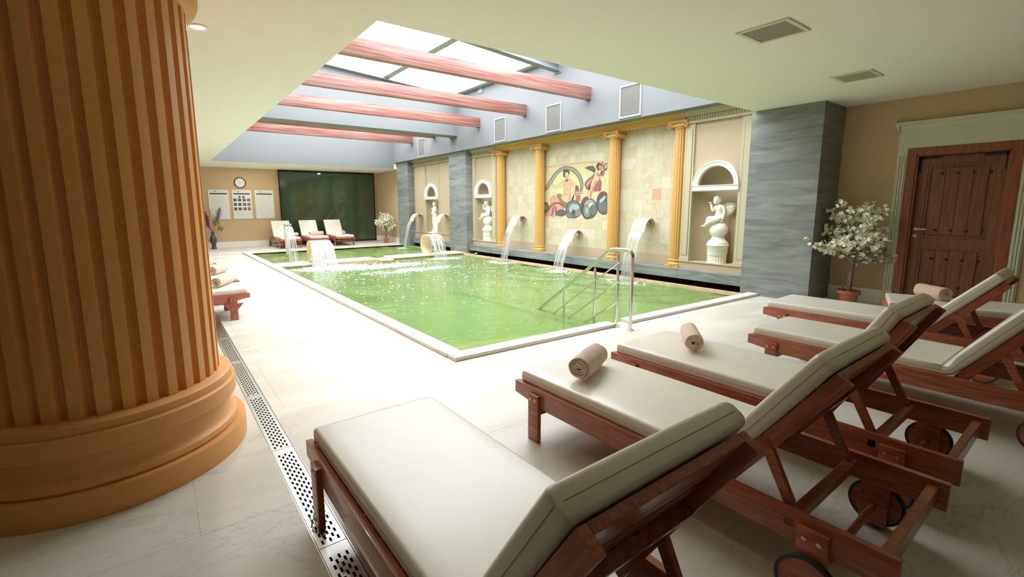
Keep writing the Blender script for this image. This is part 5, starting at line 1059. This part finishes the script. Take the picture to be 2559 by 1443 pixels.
# ------------------------------------------------------------------ sun loungers
HZ, BL = .345, .68      # hinge, back angle, back length
LW, LL = .70, 1.95
def bolt(parent, x, y, z, nx):
    o = MB().lathe([(0, 0), (.009, 0), (.009, .003), (.004, .0045), (0, .0045)], n=10).build('bolt', boltM, parent, smooth=True)
    o.matrix_local = Matrix.Translation((x, y, z)) @ Matrix.Rotation(nx*pi/2, 4, 'Y')
def make_lounger(style='near', HY=.625, ANG=radians(55)):
    e = empty('sun_lounger')
    tipd = .078 if style == 'near' else .05
    for sx in (0, LW-.03):
        m_ = MB().prism([(sx, 0, .333), (sx, LL, .333), (sx, LL, .333-tipd), (sx, LL-.30, .215), (sx, 0, .215)], (.03, 0, 0))
        rail = m_.build('side_rail', woodM, e, bevel=.004, smooth=True)
    for s, x in ((-1, -.022), (1, LW-.008)):
        lg = MB().box(x, x+.03, LL-.245, LL-.155, 0, .30).build('leg', woodM, e, bevel=.004, smooth=True)
        xo = x if s < 0 else x+.03
        for dy in (-.022, .022): bolt(lg, xo, LL-.20+dy, .268, s)
        if style == 'far':
            for q in (-1, 1):
                y0 = LL-.20+q*.045
                MB().prism([(x+.008, y0, .215), (x+.008, y0+q*.07, .215), (x+.008, y0, .135)], (.02, 0, 0)).build('corner_brace', woodM, e)
        rg = MB().box(x, x+.03, .185, .285, .015, .30).build('rear_leg', woodM, e, bevel=.004, smooth=True)
        for dy in (-.024, .024): bolt(rg, xo, .235+dy, .265, s)
        xw = x-.030 if s < 0 else x+.030
        wh = MB().lathe([(0, 0), (.022, 0), (.022, .006), (.094, .006), (.094, .024), (0, .024)], n=32).build('wheel', woodM, e, smooth=40)
        wh.matrix_local = Matrix.Translation((xw+(.002 if s < 0 else -.0), .235, .104)) @ Matrix.Rotation(pi/2, 4, 'Y')
        MB().lathe([(.093, .002), (.104, .004), (.104, .026), (.093, .028)], n=32, cap=False).build('tyre', rubberM, wh, smooth=40)
        # backrest prop
        MB().prism([(x+(.07 if s < 0 else -.07), .298, .275), (x+(.07 if s < 0 else -.07), .338, .275), (x+(.07 if s < 0 else -.07), .475, .545), (x+(.07 if s < 0 else -.07), .435, .56)], (.025, 0, 0)).build('prop', woodM, e, bevel=.003)
        bolt(rail, xo if s < 0 else xo-.008, .98, .268, s)
    MB().box(.03, LW-.03, LL-.215, LL-.185, .16, .21).build('stretcher', woodM, e, bevel=.003)
    MB().box(.03, LW-.03, .03, .065, .24, .31).build('end_rail', woodM, e, bevel=.004)
    MB().box(.0, LW, .30, .34, .262, .305).build('prop_bar', woodM, e, bevel=.004)
    MB().tube([(.0, .235, .10), (LW, .235, .10)], .016, 12).build('axle', woodM, e, smooth=True)
    MB().box(.03, LW-.03, LL-.03, LL-.005, .265, .33).build('end_rail', woodM, e, bevel=.003)
    # seat slats
    y = HY+.06
    while y < LL-.08:
        MB().box(.03, LW-.03, y, y+.055, .300, .318).build('seat_slat', woodM, e); y += .082
    # backrest frame
    R_ = Matrix.Translation((0, HY, HZ-.03)) @ Matrix.Rotation(-ANG, 4, 'X')
    def RB(m_, n, mat, par=e, **k): o = m_.build(n, mat, par, **k); o.matrix_local = R_; return o
    for x in (.05, LW-.08): RB(MB().box(x, x+.03, -BL, .05, -.06, .0), 'back_stile', woodM, bevel=.004, smooth=True)
    y = -BL+.0
    RB(MB().box(.08, LW-.08, -BL, -BL+.09, -.025, .0), 'back_head_rail', woodM, bevel=.003)
    y = -BL+.115
    while y < -.02:
        RB(MB().box(.08, LW-.08, y, y+.055, -.022, -.004), 'back_slat', woodM, bevel=.002, seg=1); y += .083
    RB(MB().box(.08, LW-.08, -BL*.58, -BL*.58+.04, -.062, -.022), 'back_cross_bar', woodM, bevel=.003)
    # cushion: folded at the hinge, rounded on every edge, a little puffed
    th = .076; x0, x1 = .03, LW-.03; wd = x1-x0; xm = LW/2
    cA, sA = cos(ANG), sin(ANG)
    def pt(t):
        if t >= 0: return Vector((HY+t, .325)), Vector((0, 1))
        return Vector((HY+t*cA, .325-t*sA)), Vector((sA, cA))
    ta, tb = -BL-.01, LL-HY-.03
    ts = [ta, ta+.002, ta+.007, ta+.016, ta+.03]+[ta+.03+(-.04-ta-.03)*i/9 for i in range(1, 10)]+[-.012, .02, .05]+[.05+(tb-.08)*i/12 for i in range(1, 13)]+[tb-.016, tb-.007, tb-.002, tb]
    sec = []; rc = .020
    for cxs, sg in ((1, 1), (-1, 1), (-1, -1), (1, -1)):
        for k in range(5):
            a = pi/2*k/4; a = {(1, 1): a, (-1, 1): pi/2+a, (-1, -1): pi+a, (1, -1): 1.5*pi+a}[(cxs, sg)]
            sec.append((cxs*(wd/2-rc)+rc*cos(a), sg*.52+.48*sin(a)))
        if cxs == 1 and sg == 1: sec += [((wd/2-rc)*(1-2*q/8), 1.0) for q in range(1, 8)]
        if cxs == -1 and sg == -1: sec += [((wd/2-rc)*(-1+2*q/8), -1.0) for q in range(1, 8)]
    vs = []; fs = []; k = len(sec)
    for t in ts:
        p, n_ = pt(t)
        if -.045 < t < .045: n_ = Vector((sin(ANG/2), cos(ANG/2)))
        e_ = min(t-ta, tb-t); s_ = .62+.38*sqrt(max(0, 1-(1-min(1, e_/.016))**2))
        puff = 1+(.10*sin(pi*min(1, -t/BL)) if t < 0 else .06*sin(pi*min(1, t/tb)))
        if -.045 < t < .045: puff = .90
        for sx_, sv in sec:
            crown = 1+.05*(1-(2*sx_/wd)**2) if sv > .9 else 1
            q = p+n_*(th/2+th/2*sv*s_*puff*crown); vs.append((xm+sx_*(.985+.015*s_), q.x, q.y))
    for i in range(len(ts)-1):
        for j in range(k): fs.append((i*k+j, i*k+(j+1) % k, (i+1)*k+(j+1) % k, (i+1)*k+j))
    fs += [tuple(range(k)), tuple((len(ts)-1)*k+j for j in range(k))]
    cu = MB().add(vs, fs).build('cushion', padM, e, smooth=70)
    for x in (x0-.0005, x1+.0005):
        P = []
        for t in ts[2:-2]:
            p, n_ = pt(t)
            if -.045 < t < .045: n_ = Vector((sin(ANG/2), cos(ANG/2)))
            q = p+n_*th*.5; P.append((x, q.x, q.y))
        MB().tube(P, .0015, 6).build('piping', pipeM, cu, smooth=True)
    for t in (ta, tb):
        p, n_ = pt(t); q = p+n_*th*.5; MB().tube([(x0+.02, q.x, q.y), (x1-.02, q.x, q.y)], .0015, 6).build('piping', pipeM, cu, smooth=True)
    return e
GR = 'wooden sun loungers with cream cushions'
near = make_lounger('near'); near1 = make_lounger('near', .575, radians(58)); near3 = make_lounger('near', .60, radians(61)); near4 = make_lounger('near', .66, radians(54)); near5 = make_lounger('near', .64, radians(49)); far_ = make_lounger('far', .62, radians(58))
def place(src, x, y, rz, lab, first=False):
    o = src if first else copy_tree(src); o.location = (x, y, 0); o.rotation_euler = (0, 0, radians(rz)); tag(o, lab, 'sun lounger', GR); return o
place(near1, .49, .30, 0, 'nearest sun lounger, empty, its foot end beside the floor drain', True)
place(near, 1.79, .305, 0, 'second sun lounger from the drain, with a rolled towel near its foot end', True)
place(near3, 2.735, .31, 0, 'third sun lounger from the drain, its rolled towel showing a dark spiral end', True)
place(near4, 4.05, -.08, -1, 'sun lounger set back behind the third one, raised back cut by the right picture edge', True)
place(near5, 5.34, .34, 1, 'empty sun lounger in front of the blossom tree near the grey pillar', True)
place(near, 6.86, -.40, 17, 'sun lounger right beside the wooden door, with a rolled towel on the seat')
def placeL(x_end, y0, rz, lab, first=False):
    o = far_ if first else copy_tree(far_); o.location = (x_end-LL, y0+LW, 0); o.rotation_euler = (0, 0, radians(-90)); tag(o, lab, 'sun lounger', GR)
placeL(.92, 6.78, 0, 'nearest sun lounger of the left row, foot end showing beside the big column', True)
placeL(.965, 8.06, 0, 'second sun lounger of the left row, mostly hidden by the big column')
placeL(.92, 9.42, 0, 'third sun lounger of the left row, only its cushion tip showing')
placeL(.92, 10.80, 0, 'fourth and farthest sun lounger of the left row behind the column')
for x, l in ((3.45, 'far sun lounger on the left, behind the narrow water stream, by the notices'), (4.43, 'middle one of the three far sun loungers against the green glass'), (5.37, 'rightmost of the three far sun loungers against the green glass')):
    o = copy_tree(far_); o.location = (x+LW, 19.40, 0); o.rotation_euler = (0, 0, pi); tag(o, l, 'sun lounger', GR)

# ------------------------------------------------------------------ rolled towels
def towel(x, y, z, ang, lab, r=.068, L=.34, mat=towelM, seed=1, flat=1.0):
    """a long cloth strip wound into a spiral, axis along local X"""
    rnd = random.Random(seed); turns = 3.6; n = 96; th = r/(turns+.9)*.86; m = 14; vs = []; fs = []
    rows = []
    for side in (1, 0):
        for k in range(n+1):
            t = k/n; a = (t-1)*turns*2*pi-1.9; rad = r*.04+(r*.96-th)*t+(th if side else 0)
            rad *= 1+.035*sin(a*2+seed)+.02*sin(a*5.3+seed*2)
            rows.append((rad*cos(a), rad*sin(a)*flat))
    for j in range(m+1):
        u_ = j/m; xx = (u_-.5)*L; bul = 1+.04*sin(pi*u_)-.02*sin(u_*7+seed)
        for i, (a, b_) in enumerate(rows):
            k = i if i <= n else i-n-1; tt = k/n
            ex = (.010*sin(tt*19+seed)+.004*sin(tt*40)) if j in (0, m) else 0
            vs.append((xx+ex*(1 if j else -1), a*bul, b_*bul))
    q = 2*(n+1)
    for j in range(m):
        for i in range(n):
            for o0 in (0, n+1):
                a = j*q+o0+i; fs.append((a, a+1, a+q+1, a+q))
        for i in (0, n):
            a = j*q+i; b_ = j*q+n+1+i; fs.append((a, b_, b_+q, a+q))
    for j in (0, m):
        for i in range(n): a = j*q+i; b_ = j*q+n+1+i; fs.append((a, a+1, b_+1, b_))
    o = MB().add(vs, fs).build('rolled_towel', mat, smooth=60)
    o.location = (x, y, z+r*flat*.99); o.rotation_euler = (0, 0, radians(ang)); tag(o, lab, 'towel', 'rolled towels on the loungers'); return o
PZ = .412
towel(2.115, 1.925, PZ, 24, 'beige rolled towel lying slantwise on the second lounger, spiral end to the left', seed=1, r=.074, L=.36)
towel(3.135, 1.845, PZ, 38, 'beige rolled towel on the third lounger, dark spiral end facing the viewer', seed=3)
towel(6.85, 1.21, PZ, -128, 'pinkish rolled towel on the lounger beside the door', seed=5, mat=towelP, L=.33, r=.072)
towel(.67, 7.20, PZ, 62, 'pale pink rolled towel on the nearest left lounger beside the column', seed=2, mat=towelP, L=.46)
towel(.74, 8.55, PZ, 62, 'pale pink rolled towel on the second left lounger', seed=4, mat=towelP, L=.42)
towel(.70, 9.85, PZ, 70, 'pale rolled towel on the third left lounger', seed=6, mat=towelP)
towel(.70, 11.2, PZ, 70, 'pale rolled towel on the farthest left lounger', seed=7, mat=towelP)
towel(3.98, 17.95, PZ, 20, 'small pale rolled towel on the far left lounger by the notices', seed=8, mat=towelP)
towel(4.80, 18.0, PZ, 8, 'pale rolled towel across the middle far lounger', seed=9, mat=towelP, L=.5, r=.075)
towel(5.85, 18.1, PZ, 75, 'pale rolled towel seen end-on on the right far lounger', seed=10, mat=towelP)

# ------------------------------------------------------------------ statues
def skin(name, verts, edges, radii, root, mat, parent=None, sub=2):
    me = bpy.data.meshes.new(name+'_rig'); me.from_pydata(verts, edges, []); o = bpy.data.objects.new(name+'_rig', me); COL.objects.link(o)
    md = o.modifiers.new('skin', 'SKIN'); md.use_smooth_shade = True
    for i, r in enumerate(radii):
        r = r if isinstance(r, (tuple, list)) else (r, r); me.skin_vertices[0].data[i].radius = r
    me.skin_vertices[0].data[root].use_root = True
    s_ = o.modifiers.new('sub', 'SUBSURF'); s_.levels = sub; s_.render_levels = sub
    dg = bpy.context.evaluated_depsgraph_get(); dg.update(); ev = o.evaluated_get(dg); nm = bpy.data.meshes.new_from_object(ev); nm.name = name
    bpy.data.objects.remove(o)
    nm.materials.clear(); nm.materials.append(mat); nm.shade_smooth()
    r = bpy.data.objects.new(name, nm); COL.objects.link(r)
    if parent: r.parent = parent
    return r
def head(parent, c, r, mat, hair='curly', yaw=0, name='head'):
    """small sculpted head: skull, brow, eyes, nose, mouth, chin, ears, hair; faces local -X"""
    m_ = MB(); m_.sphere((0, 0, 0), r, 20, (.95, .80, 1.0))
    m_.sphere((-.25*r, 0, -.50*r), r*.62, 16, (.95, .85, .85))
    m_.sphere((-.92*r, 0, -.28*r), r*.15, 8, (1.0, .8, 1.3)); m_.sphere((-.62*r, 0, -.9*r), r*.22, 8, (1, 1, .8))
    m_.sphere((-.84*r, 0, -.58*r), r*.12, 8, (.7, 1.8, .55)); m_.sphere((-.82*r, 0, -.70*r), r*.10, 8, (.7, 1.4, .6))
    for s in (-1, 1):
        m_.sphere((-.80*r, s*.28*r, -.02*r), r*.13, 8, (.6, 1.2, .8)); m_.sphere((-.80*r, s*.30*r, .16*r), r*.12, 8, (.8, 1.9, .5)); m_.sphere((-.02*r, s*.80*r, -.15*r), r*.19, 8, (.8, .4, 1.2))
        m_.sphere((-.6*r, s*.38*r, -.45*r), r*.26, 8)
    h_ = m_.build(name, mat, parent, smooth=True)
    rnd = random.Random(5); q = MB()
    if hair == 'curly':
        for i in range(70):
            a = rnd.uniform(0, 2*pi); z = rnd.uniform(-.25, 1); k = sqrt(max(0, 1-z*z)); x, y = k*cos(a), k*sin(a)
            if x < -.45 and z < .45: continue
            q.sphere((x*r*.95, y*r*.82, z*r*.98), r*rnd.uniform(.16, .26), 6)
    else:
        q.sphere((.10*r, 0, .16*r), r*1.03, 16, (.98, .86, .95)); q.sphere((.95*r, 0, .0*r), r*.36, 10)
        for i in range(9): a = -1.3+2.6*i/8; q.sphere((-.55*r*cos(a)-.1*r, .75*r*sin(a), .55*r), r*.2, 6)
    q.build('hair', mat, h_, smooth=True)
    h_.location = c; h_.rotation_euler = (0, 0, yaw); return h_
def fingers(parent, c, d, mat, s=.02):
    d = Vector(d).normalized(); sd_ = d.cross(Vector((0, 0, 1))); sd_ = sd_.normalized() if sd_.length > .1 else Vector((0, 1, 0)); m_ = MB()
    m_.sphere(c, s*1.05, 8)
    for i in range(4): b0 = Vector(c)+sd_*s*(i-1.5)*.5; m_.tube([b0, b0+d*s*1.3, b0+d*s*(2.3-.25*abs(i-1.2))+Vector((0, 0, -s*.35))], [s*.34, s*.3, s*.2], 6)
    b0 = Vector(c)+sd_*s*.9; m_.tube([b0, b0+d*s*.8+sd_*s*.6, b0+d*s*1.5+sd_*s*.6], [s*.34, s*.3, s*.2], 6)
    m_.build('hand', mat, parent, smooth=True)
def cupid(x, y, z0, sc, lab, ball_flute=True):
    e = empty('cherub_statue', (x, y, z0)); 
    # local frame: -Y is image right (away from pool corner), -X is toward the pool
    ped = MB().lathe([(0, 0), (.165, 0), (.165, .012), (.16, .02), (0, .02)], n=40)
    ped.build('pedestal_foot', statueM, e, smooth=50)
    shaft((0, 0), .160, .02, .145, 22, .10, per=6, flat=.3).build('fluted_drum', statueM, e, smooth=35, fix=False)
    MB().lathe([(0, .145), (.163, .145), (.168, .16), (.172, .30), (.188, .315), (.190, .33), (.182, .34), (0, .34)], n=40).build('drum', statueM, e, smooth=50)
    MB().lathe([(0, .34), (.172, .34), (.174, .37), (.15, .40), (.118, .43), (.105, .46), (.108, .475), (0, .475)], n=40).build('neck', statueM, e, smooth=50)
    MB().sphere((0, 0, .60), .155, 32).build('ball', statueM, e, smooth=True)
    # seated child: joints (x toward pool negative, y positive = image left)
    V = [(0, -.02, .795), (-.01, -.01, .87), (-.02, 0, .95), (-.02, .0, 1.02), (-.02, .015, 1.055),     # pelvis, waist, chest, shoulders, neck 0-4
         (-.03, .06, 1.005), (-.085, .085, .93), (-.10, .10, 1.01), (-.09, .115, 1.06),                 # arm to mouth 5-8
         (-.01, -.075, 1.0), (-.02, -.10, .90), (-.04, -.085, .80), (-.05, -.075, .765),                 # leaning arm 9-12
         (-.06, .05, .79), (-.14, .13, .815), (-.12, .155, .72), (-.11, .17, .66), (-.15, .20, .645),    # leg a 13-17
         (-.08, -.03, .78), (-.165, .03, .77), (-.17, .13, .71), (-.165, .19, .665), (-.20, .225, .665)]   # leg b 18-22
    E = [(0, 1), (1, 2), (2, 3), (3, 4), (3, 5), (5, 6), (6, 7), (7, 8), (3, 9), (9, 10), (10, 11), (11, 12), (0, 13), (13, 14), (14, 15), (15, 16), (16, 17), (0, 18), (18, 19), (19, 20), (20, 21), (21, 22)]
    Rr = [.066, .060, .062, .045, .026, .030, .026, .021, .018, .030, .027, .021, .018, .048, .038, .032, .020, .016, .048, .040, .033, .020, .015]
    skin('body', V, E, Rr, 0, statueM, e)
    fingers(e, (-.095, .125, 1.075), (-.2, 1, .4), statueM, .016); fingers(e, (-.05, -.075, .755), (-1, .2, -.3), statueM, .016)
    h_ = head(e, (-.045, .03, 1.125), .068, statueM, 'curly', radians(-38))
    # wings
    for s, off in ((1, .0), (-1, .05)):
        m_ = MB()
        for i in range(9):
            t = i/8; a = radians(12-78*t); L = .21-.07*t; p = Vector((.055+off, -.045-.0*s, 1.0-.02*t)); d_ = Vector((.25*s*.3, -cos(a), sin(a)))
            n_ = 6; pts = [tuple(p+d_*L*q/n_+Vector((0, 0, .02*sin(pi*q/n_)))) for q in range(n_+1)]
            m_.tube(pts, [.012, .020, .022, .020, .017, .012, .004], 6)
        m_.tube([(.03, -.03, 1.0), (.05, -.10, 1.055), (.05, -.18, 1.065), (.05, -.245, 1.05)], [.022, .022, .016, .006], 8)
        m_.build('wing', statueM, e, smooth=True)
    e.scale = (sc, sc, sc); tag(e, lab, 'statue', 'white cherubs sitting on balls'); return e
cupid(8.02, 4.31, .42, .985, 'white winged cherub statue on a ball in the niche by the wide grey pillar')
cupid(8.02, 11.40, .42, .985, 'white winged cherub statue on a ball in the left niche behind the right divider fountain')
def venus(x, y, z0):
    e = empty('female_statue', (x, y, z0)); k = 1.0
    MB().lathe([(0, 0), (.12, 0), (.12, .03), (.10, .045), (0, .045)], n=32).build('base', statueM, e, smooth=50)
    V = [(0, 0, .60), (0, .005, .70), (-.01, -.005, .80), (0, -.01, .88), (0, -.005, .925),
         (-.01, .085, .865), (-.03, .105, .74), (-.09, .04, .66), (-.10, .0, .64),
         (0, -.095, .86), (-.02, -.11, .73), (-.09, -.05, .79), (-.10, .01, .82),
         (-.01, .05, .55), (-.035, .045, .33), (0, .04, .12), (0, .04, .06), (-.05, .045, .055),
         (0, -.05, .55), (-.015, -.045, .33), (.01, -.035, .12), (.01, -.035, .06), (-.04, -.04, .055)]
    E = [(0, 1), (1, 2), (2, 3), (3, 4), (3, 5), (5, 6), (6, 7), (7, 8), (3, 9), (9, 10), (10, 11), (11, 12), (0, 13), (13, 14), (14, 15), (15, 16), (16, 17), (0, 18), (18, 19), (19, 20), (20, 21), (21, 22)]
    Rr = [.085, .062, .072, .055, .026, .034, .026, .02, .018, .034, .026, .02, .018, .064, .042, .026, .022, .018, .064, .042, .026, .022, .018]
    skin('body', V, E, Rr, 0, statueM, e)
    fingers(e, (-.105, -.01, .635), (-.1, -1, -.3), statueM, .014); fingers(e, (-.105, .02, .825), (-.1, 1, .2), statueM, .014)
    head(e, (-.01, .005, .995), .066, statueM, 'bun', radians(-50))
    MB().tube([(.04, -.09, .05), (.05, -.085, .25), (.045, -.075, .45), (.03, -.07, .60)], [.045, .04, .045, .03], 10).build('drapery', statueM, e, smooth=True)
    tag(e, 'white standing female statue in the panelled bay, between the two farther spouts', 'statue')
venus(7.98, 14.62, .54)
pd = MB().box(-.18, .18, -.2, .2, -.01, .02).build('statue_plinth', statueM); pd.location = (7.98, 14.62, .525); tag(pd, 'low white slab under the standing female statue', 'plinth')

# ------------------------------------------------------------------ blossom trees
def flower_mesh(r):
    m_ = MB()
    for i in range(5):
        a = 2*pi*i/5; d_ = Vector((cos(a), sin(a), .25)); s_ = Vector((-sin(a), cos(a), 0))
        m_.add([(0, 0, 0), tuple(d_*r*.6+s_*r*.42), tuple(d_*r*1.0+s_*r*.2+Vector((0, 0, r*.12))), tuple(d_*r*1.0-s_*r*.2+Vector((0, 0, r*.12))), tuple(d_*r*.6-s_*r*.42)], [(0, 1, 2, 3, 4)])
    m_.sphere((0, 0, r*.12), r*.14, 6); return m_
def blossom_tree(x, y, sc, lab, parts=True, seed=4, xmax=99, n_small=900, maxr=.5):
    rnd = random.Random(seed); e = empty('blossom_tree', (x, y, 0))
    pf = .70
    MB().lathe([(a*pf, b) for a, b in [(0, 0), (.105, 0), (.112, .03), (.118, .035), (.135, .13), (.165, .135), (.172, .15), (.170, .175), (.160, .178), (.150, .155), (0, .15)]], n=40).build('pot', potM, e, smooth=50)
    MB().lathe([(0, .15), (.104, .15), (.104, .158), (0, .162)], n=24).build('soil', soilM, e)
    MB().tube([(0, 0, .14), (.0, -.004, .30), (.008, -.01, .45), (.0, -.012, .60), (.0, -.03, .75)], [.028, .026, .025, .025, .02], 10).build('trunk', trunkM, e, smooth=True)
    MB().tube([(-.03, .06, .14), (-.02, .055, .30), (-.03, .045, .45), (-.01, .03, .60)], [.009, .008, .008, .007], 7).build('side_stem', trunkM, e, smooth=True)
    br = MB(); spots = []
    nb = 26
    for i in range(nb):
        a = 2*pi*i/nb*2.4+rnd.uniform(-.3, .3); el = radians(rnd.choice([8, 20, 38, 58, 78])+rnd.uniform(-8, 8)); L = rnd.uniform(.30, .50)*(1 if el < 1 else 1.12)
        d_ = Vector((cos(a)*cos(el), sin(a)*cos(el), sin(el))); p0 = Vector((0, -.015, rnd.uniform(.50, .75)))
        if x+p0.x*sc+d_.x*L*sc > xmax: d_.x *= .35
        pts = [p0+d_*L*t+Vector((0, 0, -.05*t*t+.02*sin(6*t))) for t in (0, .25, .5, .75, 1)]
        br.tube(pts, [.010, .008, .006, .004, .002], 5)
        for k in range(11):
            t = .28+.72*k/10; q = p0+d_*L*t; spots.append(q+Vector((rnd.gauss(0, .022), rnd.gauss(0, .022), rnd.gauss(0, .022))))
        for k in range(3):
            t = rnd.uniform(.4, .9); q = p0+d_*L*t; d2 = (d_+Vector((rnd.uniform(-.8, .8), rnd.uniform(-.8, .8), rnd.uniform(-.2, .7)))).normalized(); l2 = rnd.uniform(.08, .16)
            br.tube([q, q+d2*l2], [.004, .002], 4)
            for w_ in (.5, .8, 1): spots.append(q+d2*l2*w_+Vector((rnd.gauss(0, .012), rnd.gauss(0, .012), rnd.gauss(0, .012))))
    br.build('branches', trunkM, e, smooth=True)
    cen = Vector((0, 0, .85))
    spots = [s for s in spots if x+s.x*sc < xmax]
    rnd.shuffle(spots)
    if parts:
        fm = [flower_mesh(r).mesh('blossom', blossomM, fix=False) for r in (.026, .031, .023)]
        big = spots[:280]; rest = spots[280:]
        for i, s_ in enumerate(big):
            o = obj('blossom', fm[i % 3], e, s_); dd = (s_-cen).normalized()+Vector((-.5, -.2, .1))+Vector((rnd.gauss(0, .35), rnd.gauss(0, .35), rnd.gauss(0, .35))); o.rotation_mode = 'QUATERNION'; o.rotation_quaternion = dd.to_track_quat('Z', 'Y')
    else: rest = spots
    m_ = MB(); src = flower_mesh(.024)
    for k in range(n_small):
        s_ = rest[k % max(1, len(rest))]+Vector((rnd.gauss(0, .02), rnd.gauss(0, .02), rnd.gauss(0, .02))); q = (Vector((rnd.gauss(-.3, .6), rnd.gauss(-.1, .6), rnd.gauss(.3, .6)))).normalized().to_track_quat('Z', 'Y')
        m_.add([q @ Vector(v)+s_ for v in src.v], src.f)
    o = m_.build('blossom_mass', blossomM, e, fix=False); o['kind'] = 'stuff'
    m_ = MB()
    for k in range(46):
        s_ = rnd.choice(spots)*.8+cen*.2; d_ = Vector((rnd.gauss(0, 1), rnd.gauss(0, 1), rnd.gauss(0, 1))).normalized(); w_ = d_.cross(Vector((0, 0, 1))).normalized()*.014
        m_.add([s_, s_+d_*.03+w_, s_+d_*.07, s_+d_*.03-w_], [(0, 1, 2, 3)])
    o = m_.build('leaves', leafM, e, fix=False); o['kind'] = 'stuff'
    e.scale = (sc, sc, sc); tag(e, lab, 'potted tree', 'white blossom trees in terracotta pots')
blossom_tree(7.98, 2.30, 1.22, 'white blossom tree in a terracotta pot between the wide grey pillar and the door', xmax=8.42, n_small=900)
blossom_tree(7.45, 17.75, 1.05, 'small distant white blossom tree in a pot by the farthest grey pillar', parts=False, seed=9, xmax=7.85, n_small=1300)

# ------------------------------------------------------------------ vase with dried plumes
vz = empty('floor_vase', (1.60, 19.15, 0))
MB().lathe([(0, 0), (.085, 0), (.09, .01), (.07, .06), (.06, .12), (.075, .18), (.105, .26), (.11, .32), (.095, .40), (.06, .48), (.045, .54), (.05, .58), (.068, .60), (.06, .60), (.04, .56), (0, .55)], n=36).build('vase_body', vaseM, vz, smooth=60)
purple = mk('purple_plume', (.09, .03, .09), .8, var=.4, vscale=20); magenta = mk('magenta_plume', (.22, .02, .12), .8); sage = mk('sage_foliage', (.34, .33, .13), .8, var=.4, vscale=18); dry = mk('dry_grass', (.60, .38, .26), .9); blush = mk('blush_plume', (.66, .36, .26), .9)
def plume(p0, p1, bend, w_, mat, n=34, seed=1):
    rnd = random.Random(seed); m_ = MB(); P0, P1 = Vector(p0), Vector(p1); B_ = (P0+P1)/2+Vector(bend)
    f_ = lambda t: (1-t)**2*P0+2*(1-t)*t*B_+t*t*P1
    m_.tube([f_(i/10) for i in range(11)], [.006]*8+[.004, .003, .002], 5)
    for i in range(n):
        t = .38+.62*i/n; q = f_(t); tg = (f_(min(1, t+.02))-f_(t-.02)).normalized(); sd_ = Vector((tg.z, 0, -tg.x)).normalized()
        for s in (-1, 1):
            L = w_*(sin(pi*min(1, (t-.33)/.72)))*rnd.uniform(.7, 1.1)+.01; tip = q+sd_*s*L+tg*L*.7+Vector((0, rnd.uniform(-.02, .02), -.02))
            m_.add([q, q+tg*.022, tip], [(0, 1, 2)])
    return m_.build('plume', mat, vz, fix=False)
plume((0, 0, .58), (-.27, -.3, 1.38), (-.06, 0, .14), .10, purple, seed=1); plume((0, 0, .58), (-.24, -.3, 1.22), (-.02, 0, .05), .13, purple, seed=2)
plume((0, 0, .58), (-.22, -.25, 1.05), (-.03, 0, -.02), .07, magenta, seed=3); plume((0, 0, .58), (.28, 0, 1.45), (.02, 0, -.05), .12, purple, seed=4, n=26)
plume((0, 0, .58), (-.02, 0, 1.38), (0, 0, 0), .03, dry, seed=5); plume((0, 0, .58), (.05, .02, 1.2), (0, 0, 0), .04, dry, seed=6); plume((0, 0, .58), (-.14, -.03, .72), (-.04, 0, .02), .09, blush, seed=7); plume((0, 0, .58), (.10, -.03, .74), (.04, 0, .02), .08, blush, seed=8)
m_ = MB(); rnd = random.Random(3)
for c_ in ((.12, 0, 1.0), (.17, 0, .88), (.22, .0, .72), (.28, 0, .70), (.08, 0, .90)):
    for k in range(26):
        q = Vector(c_)+Vector((rnd.gauss(0, .035), rnd.gauss(0, .03), rnd.gauss(0, .045))); d_ = Vector((rnd.gauss(0, 1), rnd.gauss(0, 1), rnd.gauss(0, 1))).normalized(); w_ = d_.cross(Vector((0, 1, .1))).normalized()*.018
        m_.add([q-d_*.03, q+w_, q+d_*.035, q-w_], [(0, 1, 2, 3)])
o = m_.build('foliage', sage, vz, fix=False); o['kind'] = 'stuff'
for p in ((.12, 0, .98), (.22, 0, .72)): MB().tube([(0, 0, .56), (p[0]*.5, 0, .56+(p[2]-.56)*.6), p], .004, 5).build('stem', dry, vz)
tag(vz, 'dark grey floor vase with purple plumes and dried grasses under the left notice', 'vase')

# crust of pebbly salt round the lounger leg standing on the drain
m_ = MB(); rnd = random.Random(12)
for k in range(150):
    a = rnd.uniform(0, 2*pi); q = .022+abs(rnd.gauss(0, .009)); m_.sphere((q*.8*cos(a), q*2.1*sin(a), .001), rnd.uniform(.0012, .0035), 6, (1, 1, .7))
o = m_.build('mineral_crust', mk('grey_green_crust', (.34, .35, .28), .9), fix=False); o.location = (.475, 2.06, .001); tag(o, 'small crust of grey deposit round the nearest lounger foot on the drain', 'deposit', kind='stuff')
